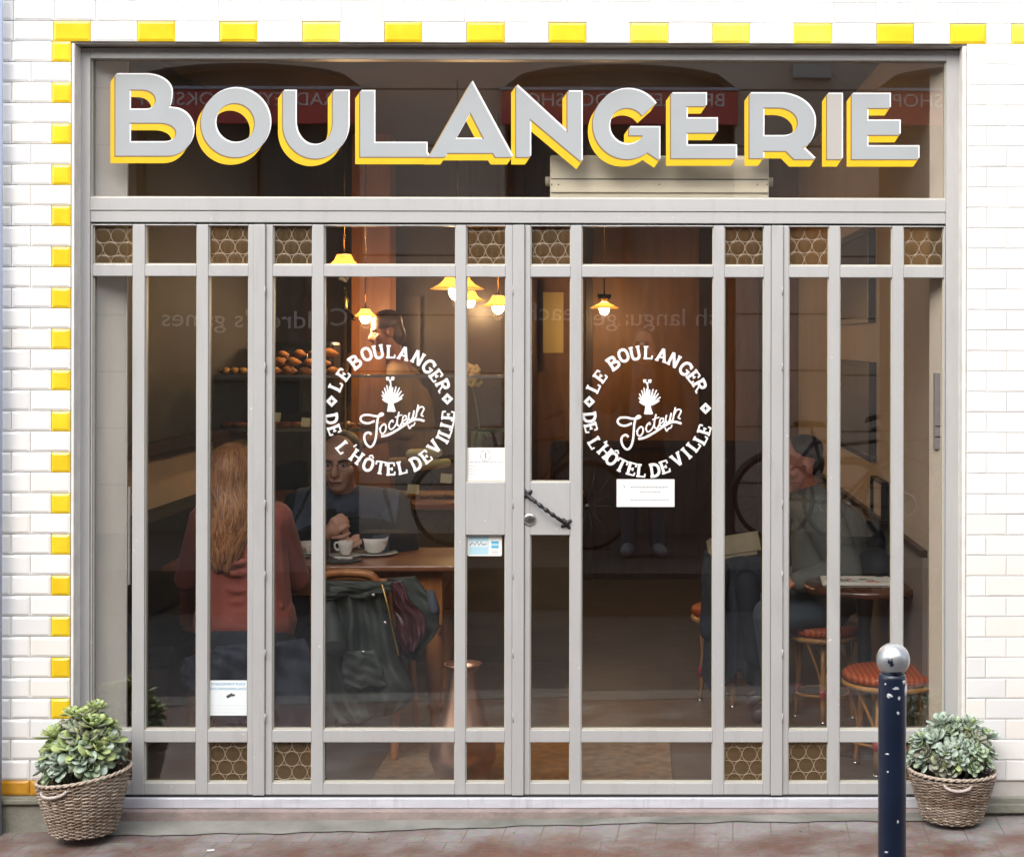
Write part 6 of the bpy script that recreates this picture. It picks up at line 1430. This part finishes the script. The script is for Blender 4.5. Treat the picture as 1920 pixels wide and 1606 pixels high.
# the photographer
PXc = CAM.x; g0 = .10
JP = dict(head=(PXc + .01, -6.30, 1.69), neck=(PXc + .01, -6.36, 1.53), chest=(PXc, -6.36, 1.36), pelvis=(PXc, -6.36, .97), shL=(PXc - .17, -6.36, 1.47), shR=(PXc + .18, -6.36, 1.47), elL=(PXc - .25, -6.24, 1.25), elR=(PXc + .26, -6.24, 1.25), wrL=(PXc - .09, -6.13, 1.62), wrR=(PXc + .09, -6.13, 1.62),
          hipL=(PXc - .09, -6.36, .94), hipR=(PXc + .09, -6.36, .94), knL=(PXc - .1, -6.34, .56), knR=(PXc + .11, -6.34, .56), anL=(PXc - .1, -6.38, .18), anR=(PXc + .12, -6.38, .18), toeL=(PXc - .12, -6.22, .15), toeR=(PXc + .15, -6.22, .15), hdL=Vector((.75, .2, .4)), hdR=Vector((-.75, .2, .4)), huL=Vector((0, 1, .2)), huR=Vector((0, 1, .2)))
ph, M, J = ppl('photographer in a dark coat and grey scarf holding up a small camera across the street', JP, (0, 1, 0), M_skin, .009, curl=.7)
mb = MB(); mb.ell((PXc + .01, -6.335, 1.75), (.085, .085, .075), 16, 12); remesh(mb, 'hair', M_hairg, .01, 3, parent=ph)
garment(ph, 'coat', M_blackc, [(J['neck'] - Vector((0, 0, .03)), .075, J['chest'], .15), (J['chest'], .16, J['pelvis'], .17), (J['pelvis'], .17, J['pelvis'] - Vector((0, 0, .12)), .19), (J['neck'] - Vector((0, 0, .05)), .08, J['shL'], .085), (J['neck'] - Vector((0, 0, .05)), .08, J['shR'], .085), (J['shL'], .085, J['elL'], .08), (J['shR'], .085, J['elR'], .08), (J['elL'], .075, J['wrL'] - Vector((.02, .01, .04)), .05), (J['elR'], .075, J['wrR'] - Vector((-.02, .01, .04)), .05)], .012)
garment(ph, 'scarf', mat('grey_scarf', (.14, .15, .18), .9, var=.2), [(J['neck'] + Vector((-.05, .03, -.01)), .05, J['neck'] + Vector((.05, .03, -.01)), .05), (J['neck'] + Vector((-.05, .08, -.04)), .04, (PXc - .06, -6.19, 1.1), .045), (J['neck'] + Vector((.05, .08, -.04)), .04, (PXc + .06, -6.19, 1.15), .04)], .012)
garment(ph, 'jeans', M_jean, [(J['hipL'], .095, J['knL'], .07), (J['hipR'], .095, J['knR'], .07), (J['knL'], .07, J['anL'], .055), (J['knR'], .07, J['anR'], .055)], .012)
garment(ph, 'shoe', mat('grey_shoe', (.22, .24, .27), .7), [(J['anL'] - Vector((0, 0, .02)), .05, J['toeL'], .045), (J['anR'] - Vector((0, 0, .02)), .05, J['toeR'], .045)], .01)
cmr = thing('compact_camera', 'small compact camera held up by the photographer', 'camera', (PXc, -6.06, 1.68)); mb = MB(); mb.box(PXc - .05, PXc + .05, -6.085, -6.06, 1.665, 1.725); mb.build('body', M_black, cmr, bevel=.005)
mb = MB(); q = MB(); q.lathe([(.022, 0), (.022, .012), (.019, .025)], 20); M_ = Matrix.Translation((PXc, -6.0595, 1.70)) @ Matrix.Rotation(R(-90), 4, 'X'); mb.add([M_ @ Vector(v) for v in q.v], q.f, 0, True); mb.build('lens', M_steel, cmr)
